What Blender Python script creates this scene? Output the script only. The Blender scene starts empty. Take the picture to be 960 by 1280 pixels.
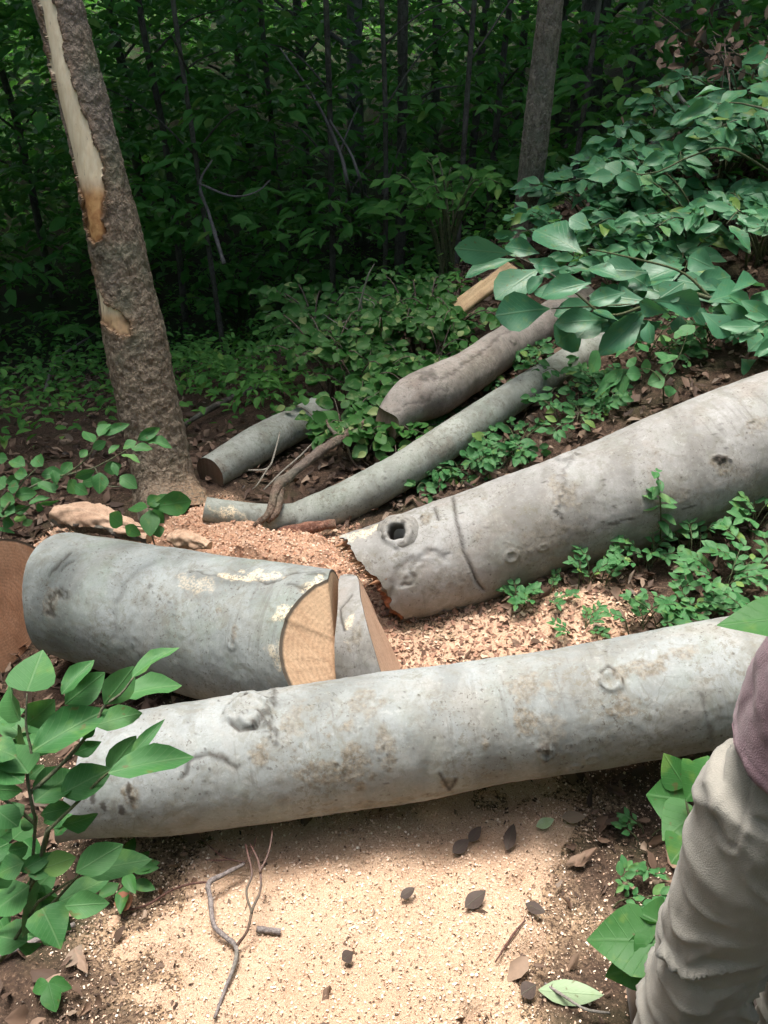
import bpy, math, random
import numpy as np
from mathutils import Vector, Matrix
PI = math.pi
rng = np.random.default_rng(7)
random.seed(7)
sc = bpy.context.scene
COL = sc.collection

# ------------------------------------------------------------------ camera
F = 1131.0
PITCH = math.radians(34)
cs, sn = math.cos(PITCH), math.sin(PITCH)
CAM = np.array([0.0, 0.0, 2.0])

def P(px, py, d):
    """world point seen at photo pixel (px,py) at depth d along the view axis"""
    X = (px-480)/F*d; Y = (py-640)/F*d
    return np.array([X, d*cs - Y*sn, 2.0 - d*sn - Y*cs])

def project(W):
    W = np.asarray(W, float) - CAM
    d = W[..., 1]*cs - W[..., 2]*sn
    yd = -(W[..., 1]*sn + W[..., 2]*cs)
    return 480 + W[..., 0]/d*F, 640 + yd/d*F, d

def dz(py, z):                      # depth at which pixel row py meets height z
    return (2.0-z)/(sn + (py-640)/F*cs)

cam = bpy.data.cameras.new('camera')
cam.sensor_fit = 'VERTICAL'; cam.sensor_height = 24; cam.lens = 24*F/1280
cam.clip_end = 400; cam.clip_start = 0.05
co = bpy.data.objects.new('camera', cam); COL.objects.link(co)
co.location = CAM; co.rotation_euler = (PI/2-PITCH, 0, 0)
sc.camera = co

# ------------------------------------------------------------------ noise
def _hash(i, j, k, seed):
    h = (i*374761393 + j*668265263 + k*2147483647 + seed*974634777) & 0xFFFFFFFF
    h = ((h ^ (h >> 13))*1274126177) & 0xFFFFFFFF
    h = ((h ^ (h >> 16))*2246822519) & 0xFFFFFFFF
    h = h ^ (h >> 15)
    return (h & 0xFFFF)/32767.5 - 1.0

def vnoise(Q, seed=0):
    Q = np.asarray(Q, float)
    I = np.floor(Q).astype(np.int64); f = Q - I
    u = f*f*f*(f*(f*6-15)+10)
    r = 0
    for a in (0, 1):
        wa = u[..., 0] if a else 1-u[..., 0]
        for b in (0, 1):
            wb = u[..., 1] if b else 1-u[..., 1]
            for c in (0, 1):
                wc = u[..., 2] if c else 1-u[..., 2]
                r = r + wa*wb*wc*_hash(I[..., 0]+a, I[..., 1]+b, I[..., 2]+c, seed)
    return r

def fbm(Q, oct=4, seed=0, gain=.5):
    r = 0; a = 1; s = 1
    for o in range(oct):
        r = r + a*vnoise(np.asarray(Q)*s, seed+o*17); a *= gain; s *= 2.03
    return r

def sstep(a, b, x):
    t = np.clip((x-a)/(b-a), 0, 1); return t*t*(3-2*t)

# ------------------------------------------------------------------ mesh helpers
def tag(o, label=None, cat=None, group=None, kind=None):
    if label: o['label'] = label
    if cat: o['category'] = cat
    if group: o['group'] = group
    if kind: o['kind'] = kind
    return o

def empty(name, loc, label, cat, group=None, kind=None):
    o = bpy.data.objects.new(name, None); COL.objects.link(o)
    o.location = [float(v) for v in loc]; o.empty_display_size = .1
    return tag(o, label, cat, group, kind)

def mesh_obj(name, V, Fc, mats, parent=None, uv=None, attrs=None, midx=None, smooth=True):
    """V (n,3) world coords; Fc (m,4) quads or (m,3) tris or list; child coords are made local to the parent"""
    V = np.asarray(V, np.float32)
    if parent is not None:
        V = V - np.array(parent.location, np.float32)
    me = bpy.data.meshes.new(name)
    if isinstance(Fc, np.ndarray):
        m, k = Fc.shape
        me.vertices.add(len(V)); me.vertices.foreach_set('co', V.ravel())
        me.loops.add(m*k); me.loops.foreach_set('vertex_index', Fc.ravel().astype(np.int32))
        me.polygons.add(m)
        me.polygons.foreach_set('loop_start', np.arange(0, m*k, k, dtype=np.int32))
        me.polygons.foreach_set('loop_total', np.full(m, k, dtype=np.int32))
        me.update(calc_edges=True)
    else:
        me.from_pydata(V.tolist(), [], Fc); me.update()
    if uv is not None:
        L = me.uv_layers.new(name='UVMap')
        li = np.empty(len(me.loops), np.int32); me.loops.foreach_get('vertex_index', li)
        L.data.foreach_set('uv', np.asarray(uv, np.float32)[li].ravel())
    for k_, a in (attrs or {}).items():
        a = np.asarray(a, np.float32)
        if a.ndim == 1:
            at = me.attributes.new(k_, 'FLOAT', 'POINT'); at.data.foreach_set('value', a)
        else:
            if a.shape[1] == 3: a = np.concatenate([a, np.ones((len(a), 1), np.float32)], 1)
            at = me.attributes.new(k_, 'FLOAT_COLOR', 'POINT'); at.data.foreach_set('color', a.ravel())
    for m_ in (mats if isinstance(mats, (list, tuple)) else [mats]): me.materials.append(m_)
    if midx is not None: me.polygons.foreach_set('material_index', np.asarray(midx, np.int32))
    if smooth: me.polygons.foreach_set('use_smooth', np.ones(len(me.polygons), bool))
    me.validate()
    o = bpy.data.objects.new(name, me); COL.objects.link(o)
    if parent is not None: o.parent = parent
    return o

def grid_faces(nu, nv, wrap=False):
    """nu rows, nv columns (wrap closes columns)"""
    i = np.arange(nu-1)[:, None]; j = np.arange(nv if wrap else nv-1)[None, :]
    j2 = (j+1) % nv
    a = i*nv+j; b = i*nv+j2; c = (i+1)*nv+j2; d = (i+1)*nv+j
    return np.stack([a+0*j, b+0*i, c, d+0*j], -1).reshape(-1, 4)

def catmull(pts, n):
    pts = np.asarray(pts, float)
    if len(pts) == 2:
        t = np.linspace(0, 1, n)[:, None]; return pts[0]*(1-t)+pts[1]*t
    Q = np.vstack([2*pts[0]-pts[1], pts, 2*pts[-1]-pts[-2]])
    t = np.linspace(0, len(pts)-1-1e-9, n); i = t.astype(int); f = (t-i)[:, None]
    p0, p1, p2, p3 = Q[i], Q[i+1], Q[i+2], Q[i+3]
    return .5*((2*p1)+(-p0+p2)*f+(2*p0-5*p1+4*p2-p3)*f*f+(-p0+3*p1-3*p2+p3)*f**3)

class Path:
    def __init__(s, pts, rad, up=(0, 0, 1)):
        D = catmull(np.column_stack([pts, rad]), 400)
        s.C = D[:, :3]; s.R = D[:, 3]
        seg = np.linalg.norm(np.diff(s.C, axis=0), axis=1)
        s.S = np.concatenate([[0], np.cumsum(seg)]); s.L = s.S[-1]
        T = np.gradient(s.C, s.S, axis=0); s.T = T/np.linalg.norm(T, axis=1, keepdims=True)
        u = np.array(up, float); U = []
        for t in s.T:
            u = u - t*np.dot(u, t); u /= np.linalg.norm(u); U.append(u)
        s.U = np.array(U); s.W = np.cross(s.T, s.U)
    def at(s, arc):
        arc = np.asarray(arc, float)
        q = np.clip(arc, 0, s.L); ex = (arc-q)[..., None]
        def I(A): return np.stack([np.interp(q, s.S, A[:, k]) for k in range(3)], -1)
        T = I(s.T)
        return I(s.C)+T*ex, T, I(s.U), I(s.W), np.interp(q, s.S, s.R)

class Log:
    """a round log along a path; features are displaced into its skin, marks kept as colour masks"""
    def __init__(s, pts, rad, res=.007, seed=1, lump=.02, end0=None, end1=None, up=(0, 0, 1), fine=.0010, dense=None):
        s.p = Path(pts, rad, up); s.seed = seed
        rm = float(np.mean(rad))
        s.nt = max(24, int(2*PI*rm/res)); s.ns = max(8, int(s.p.L/res))
        s.th = np.linspace(0, 2*PI, s.nt, endpoint=False)
        s.end0, s.end1 = end0, end1
        b0 = s.endpos(0, np.ones_like(s.th)); b1 = s.endpos(1, np.ones_like(s.th))
        t = np.linspace(0, 1, s.ns)
        if dense:
            a_ = dense/s.p.L; t = np.concatenate([np.linspace(0, a_, int(dense/res), endpoint=False), np.linspace(a_, 1, int((s.p.L-dense)/.03))]); s.ns = len(t)
        t = t[:, None]
        s.S = b0[None]*(1-t)+b1[None]*t; s.TH = np.broadcast_to(s.th, s.S.shape).copy()
        C, T, U, W, R = s.p.at(s.S)
        s.N = np.cos(s.TH)[..., None]*U+np.sin(s.TH)[..., None]*W
        s.C, s.R = C, R
        base = C+s.N*R[..., None]
        s.h = lump*fbm(base*2.2+seed*9.1, 2, seed)+ .14*lump*fbm(base*7+seed, 2, seed+3)+fine*fbm(base*38, 3, seed+5)
        s.base = base
        s.mark = np.zeros(s.S.shape+(3,))
        px, py, d = project(base)
        s.px, s.py = px, py
        s.front = np.einsum('ijk,ijk->ij', s.N, CAM-base) > 0
    def endpos(s, which, rho):
        fn = s.end1 if which else s.end0
        r = s.p.R[-1 if which else 0]
        th = s.th if rho.shape == s.th.shape else s.th[None, :]
        u, w = rho*r*np.cos(th), rho*r*np.sin(th)
        base = s.p.L if which else 0.0
        if fn is None: return base+0*u
        return base+fn(u, w, s.p.T[-1 if which else 0], s.p.U[-1 if which else 0], s.p.W[-1 if which else 0])
    def find(s, px, py):
        D = (s.px-px)**2+(s.py-py)**2+np.where(s.front, 0, 1e9)
        i = np.unravel_index(np.argmin(D), D.shape)
        return s.S[i], s.TH[i]
    def local(s, px, py):
        s0, t0 = s.find(px, py)
        dt = (s.TH-t0+PI) % (2*PI)-PI
        return s.S-s0, dt*s.R
    def warp(s, a, sc_=14, seed=0): return a*fbm(s.base*sc_, 3, s.seed+40+seed)
    def ring(s, px, py, a, b, amp=.006, dark=.6, hollow=0, wid=.28):
        u, v = s.local(px, py)
        rho = np.sqrt((u/a)**2+(v/b)**2); ok = rho < 3.5
        rho = rho*(1+.22*fbm(s.base*22, 3, s.seed+40))
        g = np.exp(-((rho-1)/wid)**2)
        s.h += amp*g - hollow*np.exp(-(rho/.62)**4)
        s.h += .45*amp*np.exp(-((rho-.5)/.12)**2)
        edge = np.exp(-((rho-1.22)/.10)**2)*sstep(-.2, .5, fbm(s.base*35, 2, s.seed+8))
        s.mark[..., 0] = np.maximum(s.mark[..., 0], dark*edge)
        if hollow: s.mark[..., 0] = np.maximum(s.mark[..., 0], np.exp(-(rho/.6)**4))
    def blob(s, px, py, a, b, ch=1, amt=1.0, rough=.0014, sc_=34):
        u, v = s.local(px, py)
        rho = np.sqrt((u/a)**2+(v/b)**2)
        K = rho < 2.2; Bk = s.base[K]
        m = sstep(.0, .35, 1-rho[K]+.55*fbm(Bk*sc_, 4, s.seed+11))*amt
        s.mark[..., ch][K] = np.maximum(s.mark[..., ch][K], m)
        s.h[K] += rough*m*(fbm(Bk*75, 3, s.seed+21)+.4)
    def line(s, pts, wid=.006, amp=-.006, dark=.8, ch=0, wob=.006, jag=30):
        wid = max(wid, .0052)
        P2 = [s.find(*q) for q in pts]
        best = np.full(s.S.shape, 1e9)
        w1 = wob*fbm(s.base*jag, 2, s.seed+31); w2 = wob*fbm(s.base*jag+7.7, 2, s.seed+33)
        for (s0, t0), (s1, t1) in zip(P2[:-1], P2[1:]):
            dt = (t1-t0+PI) % (2*PI)-PI
            ax, ay = s.S-s0+w1, ((s.TH-t0+PI) % (2*PI)-PI)*s.R+w2
            bx, by = s1-s0, dt*s.R
            L2 = bx*bx+by*by+1e-9
            k = np.clip((ax*bx+ay*by)/L2, 0, 1)
            best = np.minimum(best, np.hypot(ax-k*bx, ay-k*by))
        g = np.exp(-(best/wid)**2)
        s.h += amp*g
        s.mark[..., ch] = np.maximum(s.mark[..., ch], dark*g)
    def verts(s): return s.C+s.N*(s.R+s.h)[..., None]
    def build(s, parent, mat, name='bark', split=None):
        V = s.verts().reshape(-1, 3)
        Fq = grid_faces(s.ns, s.nt, True)
        uv = np.stack([s.TH*s.R, s.S], -1).reshape(-1, 2)
        mk = s.mark.reshape(-1, 3)
        if split is None:
            return mesh_obj(name, V, Fq, mat, parent, uv, {'mark': mk})
        sel = split.reshape(-1)[Fq].mean(1) > .5
        out = []
        for nm, m_, ff in ((name, mat, Fq[~sel]), (split_name, split_mat, Fq[sel])):
            used = np.unique(ff); mp = np.full(len(V), -1); mp[used] = np.arange(len(used))
            out.append(mesh_obj(nm, V[used], mp[ff], m_, parent, uv[used], {'mark': mk[used]}))
        return out
    def cap(s, parent, mat, which=1, name='sawn_end', rough=.0, K=22, seed=0):
        edge = (s.R+s.h)[-1 if which else 0]
        r = edge; rho = np.linspace(1, 0, K)[:, None]
        sp = s.endpos(which, rho*np.ones((K, s.nt)))
        C, T, U, W, R = s.p.at(sp)
        N = np.cos(s.th)[None, :, None]*U+np.sin(s.th)[None, :, None]*W
        V = C+N*(rho*r[None])[..., None]
        if rough:
            n = fbm(V*np.array([45, 45, 45]), 3, s.seed+seed)*rough*(rho < .999)[..., None][..., 0]
            V = V+T*n[..., None]
        u = rho*r*np.cos(s.th); w = rho*r*np.sin(s.th)
        Fq = grid_faces(K, s.nt, True)
        if which == 0: Fq = Fq[:, ::-1]
        return mesh_obj(name, V.reshape(-1, 3), Fq, mat, parent, np.stack([u, w], -1).reshape(-1, 2),
                        {'rim': (rho*np.ones((K, s.nt))).reshape(-1)}, smooth=bool(rough))

def plane_end(n, flip=1.0):
    n = np.array(n, float); n /= np.linalg.norm(n)
    def f(u, w, T, U, W):
        return -(u*np.dot(n, U)+w*np.dot(n, W))/np.dot(n, T)
    return f

def tube(pts, rads, k=8, n=None, wob=0, seed=0, capends=True):
    """returns V,F for a tapered wandering tube"""
    pts = np.asarray(pts, float)
    n = n or max(6, len(pts)*6)
    p = Path(pts, rads); S = np.linspace(0, p.L, n)
    C, T, U, W, R = p.at(S)
    th = np.linspace(0, 2*PI, k, endpoint=False)
    N = np.cos(th)[None, :, None]*U[:, None]+np.sin(th)[None, :, None]*W[:, None]
    rr = R[:, None]*np.ones((1, k))
    if wob: rr = rr*(1+wob*fbm((C[:, None]+N*R[:, None, None])*(.5/np.mean(rads)), 2, seed))
    V = (C[:, None]+N*rr[..., None]).reshape(-1, 3)
    Fq = grid_faces(n, k, True)
    if capends:
        V = np.vstack([V, C[0], C[-1]]); a = len(V)-2; b = len(V)-1
        j = np.arange(k); j2 = (j+1) % k; o = (n-1)*k
        Fq = np.vstack([Fq, np.stack([np.full(k, a), j2, j, j], -1)*1, np.stack([np.full(k, b), o+j, o+j2, o+j2], -1)])
        # tri as degenerate quads are dropped below
    return V, Fq

def join(parts):
    Vs, Fs, o = [], [], 0
    for V, Fq in parts:
        Vs.append(V); Fs.append(Fq+o); o += len(V)
    return np.vstack(Vs), np.vstack(Fs)

def quads_obj(name, VF, mat, parent=None, **k):
    V, Fq = VF
    q = [tuple(r) if r[3] != r[2] else tuple(r[:3]) for r in Fq.tolist()]
    return mesh_obj(name, V, q, mat, parent, **k)

# ------------------------------------------------------------------ leaves
def leaf_template(kind):
    """(verts (k,3): x along 0..1, y across, z up), quads, uv. width is 1 at the widest point"""
    if kind == 'far':
        v = [(0, 0, 0), (.33, .5, .06), (.72, .38, .04), (1, 0, -.12), (.72, -.38, .04), (.33, -.5, .06)]
        q = [(0, 3, 2, 1), (0, 5, 4, 3)]
        uv = [(0, .5), (.33, 1), (.72, .9), (1, .5), (.72, .1), (.33, 0)]
        return np.array(v, float), np.array(q), np.array(uv)
    prof = {'oval': [(0, .03), (.08, .34), (.22, .78), (.4, 1.), (.58, .96), (.75, .70), (.9, .34), (1, .02)],
            'obov': [(0, .03), (.12, .18), (.28, .46), (.46, .80), (.64, 1.), (.8, .86), (.92, .46), (1, .03)],
            'heart': [(0, .30), (.07, .78), (.2, 1.), (.36, .98), (.54, .8), (.72, .54), (.88, .25), (1, .02)],
            'lance': [(0, .03), (.1, .4), (.25, .85), (.4, 1.), (.58, .84), (.75, .55), (.9, .24), (1, .02)],
            'dead': [(0, .05), (.25, .8), (.6, .9), (1, .1)]}[kind]
    v, uv = [], []
    for x, w in prof:
        dr = -.16*x*x
        for sgn in (-1, -.5, 0, .5, 1):
            y = sgn*w*.5
            z = dr+.13*abs(y)+.05*math.sin(8*x+2.3*sgn)*abs(y)*2
            v.append((x, y, z)); uv.append((x, .5+sgn*w*.5))
    return np.array(v, float), grid_faces(len(prof), 5), np.array(uv)
TPL = {k: leaf_template(k) for k in ('far', 'oval', 'obov', 'heart', 'lance', 'dead')}

class Leaves:
    def __init__(s): s.b = {}
    up = (0, -.3, .95)
    def add(s, kind, base, tip, width, roll=0.0, curl=1.0, up=None):
        s.b.setdefault(kind, []).append((np.array(base, float), np.array(tip, float), float(width), float(roll), float(curl), np.array(up or s.up, float)))
    def arrays(s):
        out = []
        for kind, L in s.b.items():
            T, Q, UV = TPL[kind]
            B = np.array([l[0] for l in L]); E = np.array([l[1] for l in L])
            w = np.array([l[2] for l in L]); ro = np.array([l[3] for l in L]); cu = np.array([l[4] for l in L])
            out.append(place(T, Q, UV, B, E, w, ro, cu, np.array([l[5] for l in L])))
        return join_uv(out)
    def obj(s, mat, parent, name='foliage'):
        V, Q, UV = s.arrays()
        return mesh_obj(name, V, Q, mat, parent, UV)

def place(T, Q, UV, B, E, w, ro, cu, upv=None):
    ax = E-B; L = np.linalg.norm(ax, axis=1); ax = ax/L[:, None]
    up = np.tile([0, 0, 1.0], (len(B), 1)) if upv is None else upv.copy(); up /= np.linalg.norm(up, axis=1)[:, None]
    bad = np.abs((ax*up).sum(1)) > .93
    up[bad] = [.3, -.2, 1.0] if upv is not None else [.3, -1, .2]
    sd = np.cross(up, ax); sd /= np.linalg.norm(sd, axis=1)[:, None]
    n = np.cross(ax, sd)
    c, s_ = np.cos(ro)[:, None], np.sin(ro)[:, None]
    sd2 = sd*c+n*s_; n2 = n*c-sd*s_
    V = (B[:, None]+ax[:, None]*(T[None, :, 0]*L[:, None])[..., None]
         + sd2[:, None]*(T[None, :, 1]*w[:, None])[..., None]
         + n2[:, None]*(T[None, :, 2]*(cu*L)[:, None])[..., None])
    k = len(T)
    Fq = (Q[None]+np.arange(len(B))[:, None, None]*k).reshape(-1, 4)
    return V.reshape(-1, 3), Fq, np.tile(UV, (len(B), 1))

def join_uv(parts):
    Vs, Fs, U, o = [], [], [], 0
    for V, Fq, uv in parts:
        Vs.append(V); Fs.append(Fq+o); U.append(uv); o += len(V)
    return np.vstack(Vs), np.vstack(Fs), np.vstack(U)

# ------------------------------------------------------------------ materials
def newmat(name):
    m = bpy.data.materials.new(name); m.use_nodes = True
    nt = m.node_tree; nt.nodes.clear()
    return m, nt
class NT:
    def __init__(s, name):
        s.m, s.t = newmat(name); s.N = s.t.nodes; s.L = s.t.links
        s.out = s.n('ShaderNodeOutputMaterial')
    def n(s, ty, **k):
        x = s.N.new(ty)
        for a, b in k.items(): setattr(x, a, b)
        return x
    def l(s, a, b): s.L.new(a, b)
    def coord(s, what='Object'):
        return s.n('ShaderNodeTexCoord').outputs[what]
    def noise(s, vec, scale, detail=4, rough=.55, dist=0, out='Fac'):
        x = s.n('ShaderNodeTexNoise'); x.inputs['Scale'].default_value = scale
        x.inputs['Detail'].default_value = detail; x.inputs['Roughness'].default_value = rough
        x.inputs['Distortion'].default_value = dist
        if vec is not None: s.l(vec, x.inputs['Vector'])
        return x.outputs[out]
    def ramp(s, fac, stops, interp='LINEAR'):
        x = s.n('ShaderNodeValToRGB'); cr = x.color_ramp; cr.interpolation = interp
        while len(cr.elements) < len(stops): cr.elements.new(.5)
        for e, (p, c) in zip(cr.elements, stops):
            e.position = p; e.color = (*c, 1) if not np.isscalar(c) else (c, c, c, 1)
        s.l(fac, x.inputs['Fac']); return x.outputs['Color']
    def mix(s, fac, a, b, mode='MIX'):
        x = s.n('ShaderNodeMix', data_type='RGBA', blend_type=mode)
        for v, i in ((fac, 0), (a, 6), (b, 7)):
            if hasattr(v, 'links'): s.l(v, x.inputs[i])
            elif i == 0: x.inputs[0].default_value = v
            else: x.inputs[i].default_value = (*v, 1)
        return x.outputs[2]
    def math(s, op, a, b=0.0):
        x = s.n('ShaderNodeMath', operation=op)
        for v, i in ((a, 0), (b, 1)):
            if hasattr(v, 'links'): s.l(v, x.inputs[i])
            else: x.inputs[i].default_value = v
        return x.outputs[0]
    def scale(s, vec, v):
        x = s.n('ShaderNodeMapping'); x.inputs['Scale'].default_value = v; s.l(vec, x.inputs['Vector']); return x.outputs[0]
    def bump(s, h, strength=.5, dist=.01, normal=None):
        x = s.n('ShaderNodeBump')
        if hasattr(strength, 'links'): s.l(strength, x.inputs['Strength'])
        else: x.inputs['Strength'].default_value = strength
        x.inputs['Distance'].default_value = dist
        s.l(h, x.inputs['Height'])
        if normal is not None: s.l(normal, x.inputs['Normal'])
        return x.outputs[0]
    def attr(s, name, out='Color'):
        x = s.n('ShaderNodeAttribute', attribute_name=name); return x.outputs[out]
    def principled(s, col, rough=.8, normal=None, spec=.3):
        x = s.n('ShaderNodeBsdfPrincipled')
        if hasattr(col, 'links'): s.l(col, x.inputs['Base Color'])
        else: x.inputs['Base Color'].default_value = (*col, 1)
        if hasattr(rough, 'links'): s.l(rough, x.inputs['Roughness'])
        else: x.inputs['Roughness'].default_value = rough
        x.inputs['Specular IOR Level'].default_value = spec
        if normal is not None: s.l(normal, x.inputs['Normal'])
        return x
    def done(s, shader):
        s.l(shader, s.out.inputs['Surface']); return s.m

def beech(name, base=(.34, .37, .36), base2=(.23, .26, .24), warm=(.27, .23, .185), warm_amt=.25, green=.2, seed=0.0):
    t = NT(name); o = t.coord()
    mp = t.n('ShaderNodeMapping'); mp.inputs['Location'].default_value = (seed*3.1, seed*1.7, seed); t.l(o, mp.inputs['Vector']); o = mp.outputs[0]
    n1 = t.noise(o, 3.5, 5, .6); c = t.mix(t.ramp(n1, [(.3, 0.), (.72, 1.)]), base, base2)
    n2 = t.noise(o, 6.0, 6, .65); c = t.mix(t.math('MULTIPLY', t.ramp(n2, [(.5, 0.), (.68, 1.)]), green), c, (.20, .26, .19))
    n3 = t.noise(o, 4.2, 7, .7, .4); c = t.mix(t.math('MULTIPLY', t.ramp(n3, [(.5, 0.), (.62, 1.)]), warm_amt), c, warm)
    # pale crusty lichen flecks
    n4 = t.noise(o, 42, 3, .6); c = t.mix(t.math('MULTIPLY', t.ramp(n4, [(.60, 0.), (.68, 1.)]), .25), c, (.44, .45, .42))
    nb = t.noise(t.scale(o, (2.2, 1, 1)), 2.4, 4, .6, .8); c = t.mix(t.math('MULTIPLY', t.ramp(nb, [(.48, 0.), (.62, 1.)]), .5), c, tuple(.62*q for q in base2))
    # fine mottling and dark specks
    nk = t.noise(t.scale(o, (1, 1, 1)), 11, 7, .72, 1.2); c = t.mix(t.math('MULTIPLY', t.ramp(nk, [(.53, 0.), (.60, 1.)]), .42), c, (.17, .165, .13))
    n5 = t.noise(o, 150, 3, .7); c = t.mix(t.math('MULTIPLY', t.ramp(n5, [(.35, 1.), (.5, 0.)]), .22), c, (.13, .13, .115))
    n6 = t.noise(o, 17, 5, .7, .5); c = t.mix(t.math('MULTIPLY', t.ramp(n6, [(.52, 0.), (.66, 1.)]), .38), c, (.17, .165, .14))
    n7 = t.noise(o, 75, 4, .75); c = t.mix(t.math('MULTIPLY', t.ramp(n7, [(.60, 0.), (.67, 1.)]), .22), c, (.46, .47, .44))
    v = t.n('ShaderNodeTexVoronoi'); v.inputs['Scale'].default_value = 26; t.l(o, v.inputs['Vector'])
    sp = t.math('MULTIPLY', t.ramp(v.outputs['Distance'], [(.07, 1.), (.14, 0.)]), t.ramp(t.noise(o, 9, 2), [(.5, 0.), (.6, 1.)]))
    c = t.mix(t.math('MULTIPLY', sp, .75), c, (.07, .06, .05))
    dn = t.n('ShaderNodeMix', data_type='VECTOR'); dn.inputs[0].default_value = .06; t.l(o, dn.inputs[4]); t.l(t.noise(o, 12, 4, .65, out='Color'), dn.inputs[5])
    ve = t.n('ShaderNodeTexVoronoi', feature='DISTANCE_TO_EDGE'); ve.inputs['Scale'].default_value = 19; t.l(dn.outputs[1], ve.inputs['Vector'])
    crk = t.math('MULTIPLY', t.ramp(ve.outputs['Distance'], [(.012, 1.), (.045, 0.)]), t.ramp(t.noise(o, 5.5, 4, .65), [(.53, 0.), (.60, 1.)]))
    c = t.mix(t.math('MULTIPLY', crk, .25), c, (.08, .07, .06))
    q1 = t.math('MULTIPLY', t.ramp(t.noise(o, 48, 5, .75), [(.53, 0.), (.58, 1.)]), t.ramp(t.noise(o, 4.6, 4, .6), [(.50, 0.), (.60, 1.)]))
    c = t.mix(t.math('MULTIPLY', q1, .6), c, (.155, .14, .105))
    q2 = t.math('MULTIPLY', t.ramp(t.noise(o, 90, 3, .7), [(.60, 0.), (.64, 1.)]), t.ramp(t.noise(o, 7, 3, .6), [(.46, 0.), (.56, 1.)]))
    c = t.mix(t.math('MULTIPLY', q2, .7), c, (.09, .08, .065))
    uv = t.coord('UV')
    wr = t.noise(t.scale(uv, (3, 45, 1)), 1.0, 4, .6, .5); wm = t.ramp(t.noise(o, 3.6, 3, .6), [(.50, 0.), (.62, 1.)])
    c = t.mix(t.math('MULTIPLY', t.math('MULTIPLY', t.ramp(wr, [(.56, 0.), (.62, 1.)]), wm), .35), c, (.12, .115, .10))
    ln = t.noise(t.scale(uv, (14, 90, 1)), 1.0, 3, .6); c = t.mix(t.math('MULTIPLY', t.ramp(ln, [(.62, 0.), (.7, 1.)]), .3), c, (.16, .15, .13))
    mk = t.n('ShaderNodeSeparateColor'); t.l(t.attr('mark'), mk.inputs[0])
    rough_n = t.noise(o, 85, 4, .7)
    gm = t.math('MULTIPLY', mk.outputs[1], t.ramp(rough_n, [(.34, 0.25), (.56, 1.)]))
    c = t.mix(gm, c, t.mix(t.ramp(t.noise(o, 60, 3), [(.4, 0.), (.6, 1.)]), (.14, .12, .09), (.25, .225, .18)))
    c = t.mix(mk.outputs[0], c, (.035, .028, .022))
    saw = t.math('MULTIPLY', mk.outputs[2], t.ramp(t.noise(o, 110, 3, .7), [(.42, 0.), (.55, 1.)]))
    c = t.mix(saw, c, (.72, .60, .42))
    b1 = t.bump(t.noise(o, 30, 4, .55), .22, .006)
    b2 = t.bump(t.math('ADD', rough_n, t.math('MULTIPLY', ln, .8)), t.math('ADD', .10, t.math('MULTIPLY', mk.outputs[1], .5)), .004, b1)
    return t.done(t.principled(c, .72, b2, .3).outputs[0])

def rough_bark(name, a=(.25, .20, .155), b=(.11, .085, .068), c3=(.37, .32, .26), sc_=1.0, bumpd=.02):
    t = NT(name); o = t.coord()
    v = t.n('ShaderNodeTexVoronoi'); v.inputs['Scale'].default_value = 42*sc_; v.inputs['Randomness'].default_value = 1
    q = t.n('ShaderNodeMix', data_type='VECTOR'); 
    wob = t.noise(o, 18*sc_, 4, .6, out='Color'); q.inputs[0].default_value = .08
    t.l(t.scale(o, (1, 1, .45)), q.inputs[4]); t.l(wob, q.inputs[5]); t.l(q.outputs[1], v.inputs['Vector'])
    n = t.noise(t.scale(o, (1, 1, .4)), 30*sc_, 6, .7, .6)
    col = t.mix(t.ramp(n, [(.42, 0.), (.58, 1.)]), b, a)
    col = t.mix(t.math('MULTIPLY', t.ramp(t.noise(o, 75*sc_, 3, .7), [(.54, 0.), (.62, 1.)]), .55), col, c3)
    col = t.mix(t.math('MULTIPLY', t.ramp(t.noise(o, 55*sc_, 3, .7), [(.36, 1.), (.44, 0.)]), .7), col, tuple(x*.6 for x in b))
    col = t.mix(t.ramp(v.outputs['Distance'], [(.0, .45), (.5, 0.)]), col, c3)
    col = t.mix(t.math('MULTIPLY', t.ramp(t.noise(o, 5, 4), [(.52, 0.), (.66, 1.)]), .5), col, (.15, .17, .12))
    col = t.mix(t.math('MULTIPLY', t.ramp(t.noise(o, 2.2, 3), [(.5, 0.), (.65, 1.)]), .4), col, (.22, .20, .18))
    mk = t.n('ShaderNodeSeparateColor'); t.l(t.attr('mark'), mk.inputs[0])
    col = t.mix(mk.outputs[0], col, (.03, .018, .012))
    col = t.mix(t.math('MULTIPLY', mk.outputs[1], t.ramp(n, [(.3, .3), (.55, 1.)])), col, (.30, .15, .065))
    col = t.mix(t.math('MULTIPLY', mk.outputs[2], t.ramp(t.noise(o, 100, 3, .7), [(.4, 0.), (.52, 1.)])), col, (.60, .36, .20))
    hh = t.math('ADD', t.math('MULTIPLY', n, 1.2), t.math('MULTIPLY', v.outputs['Distance'], -.8))
    return t.done(t.principled(col, .9, t.bump(hh, .9, bumpd), .2).outputs[0])

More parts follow.
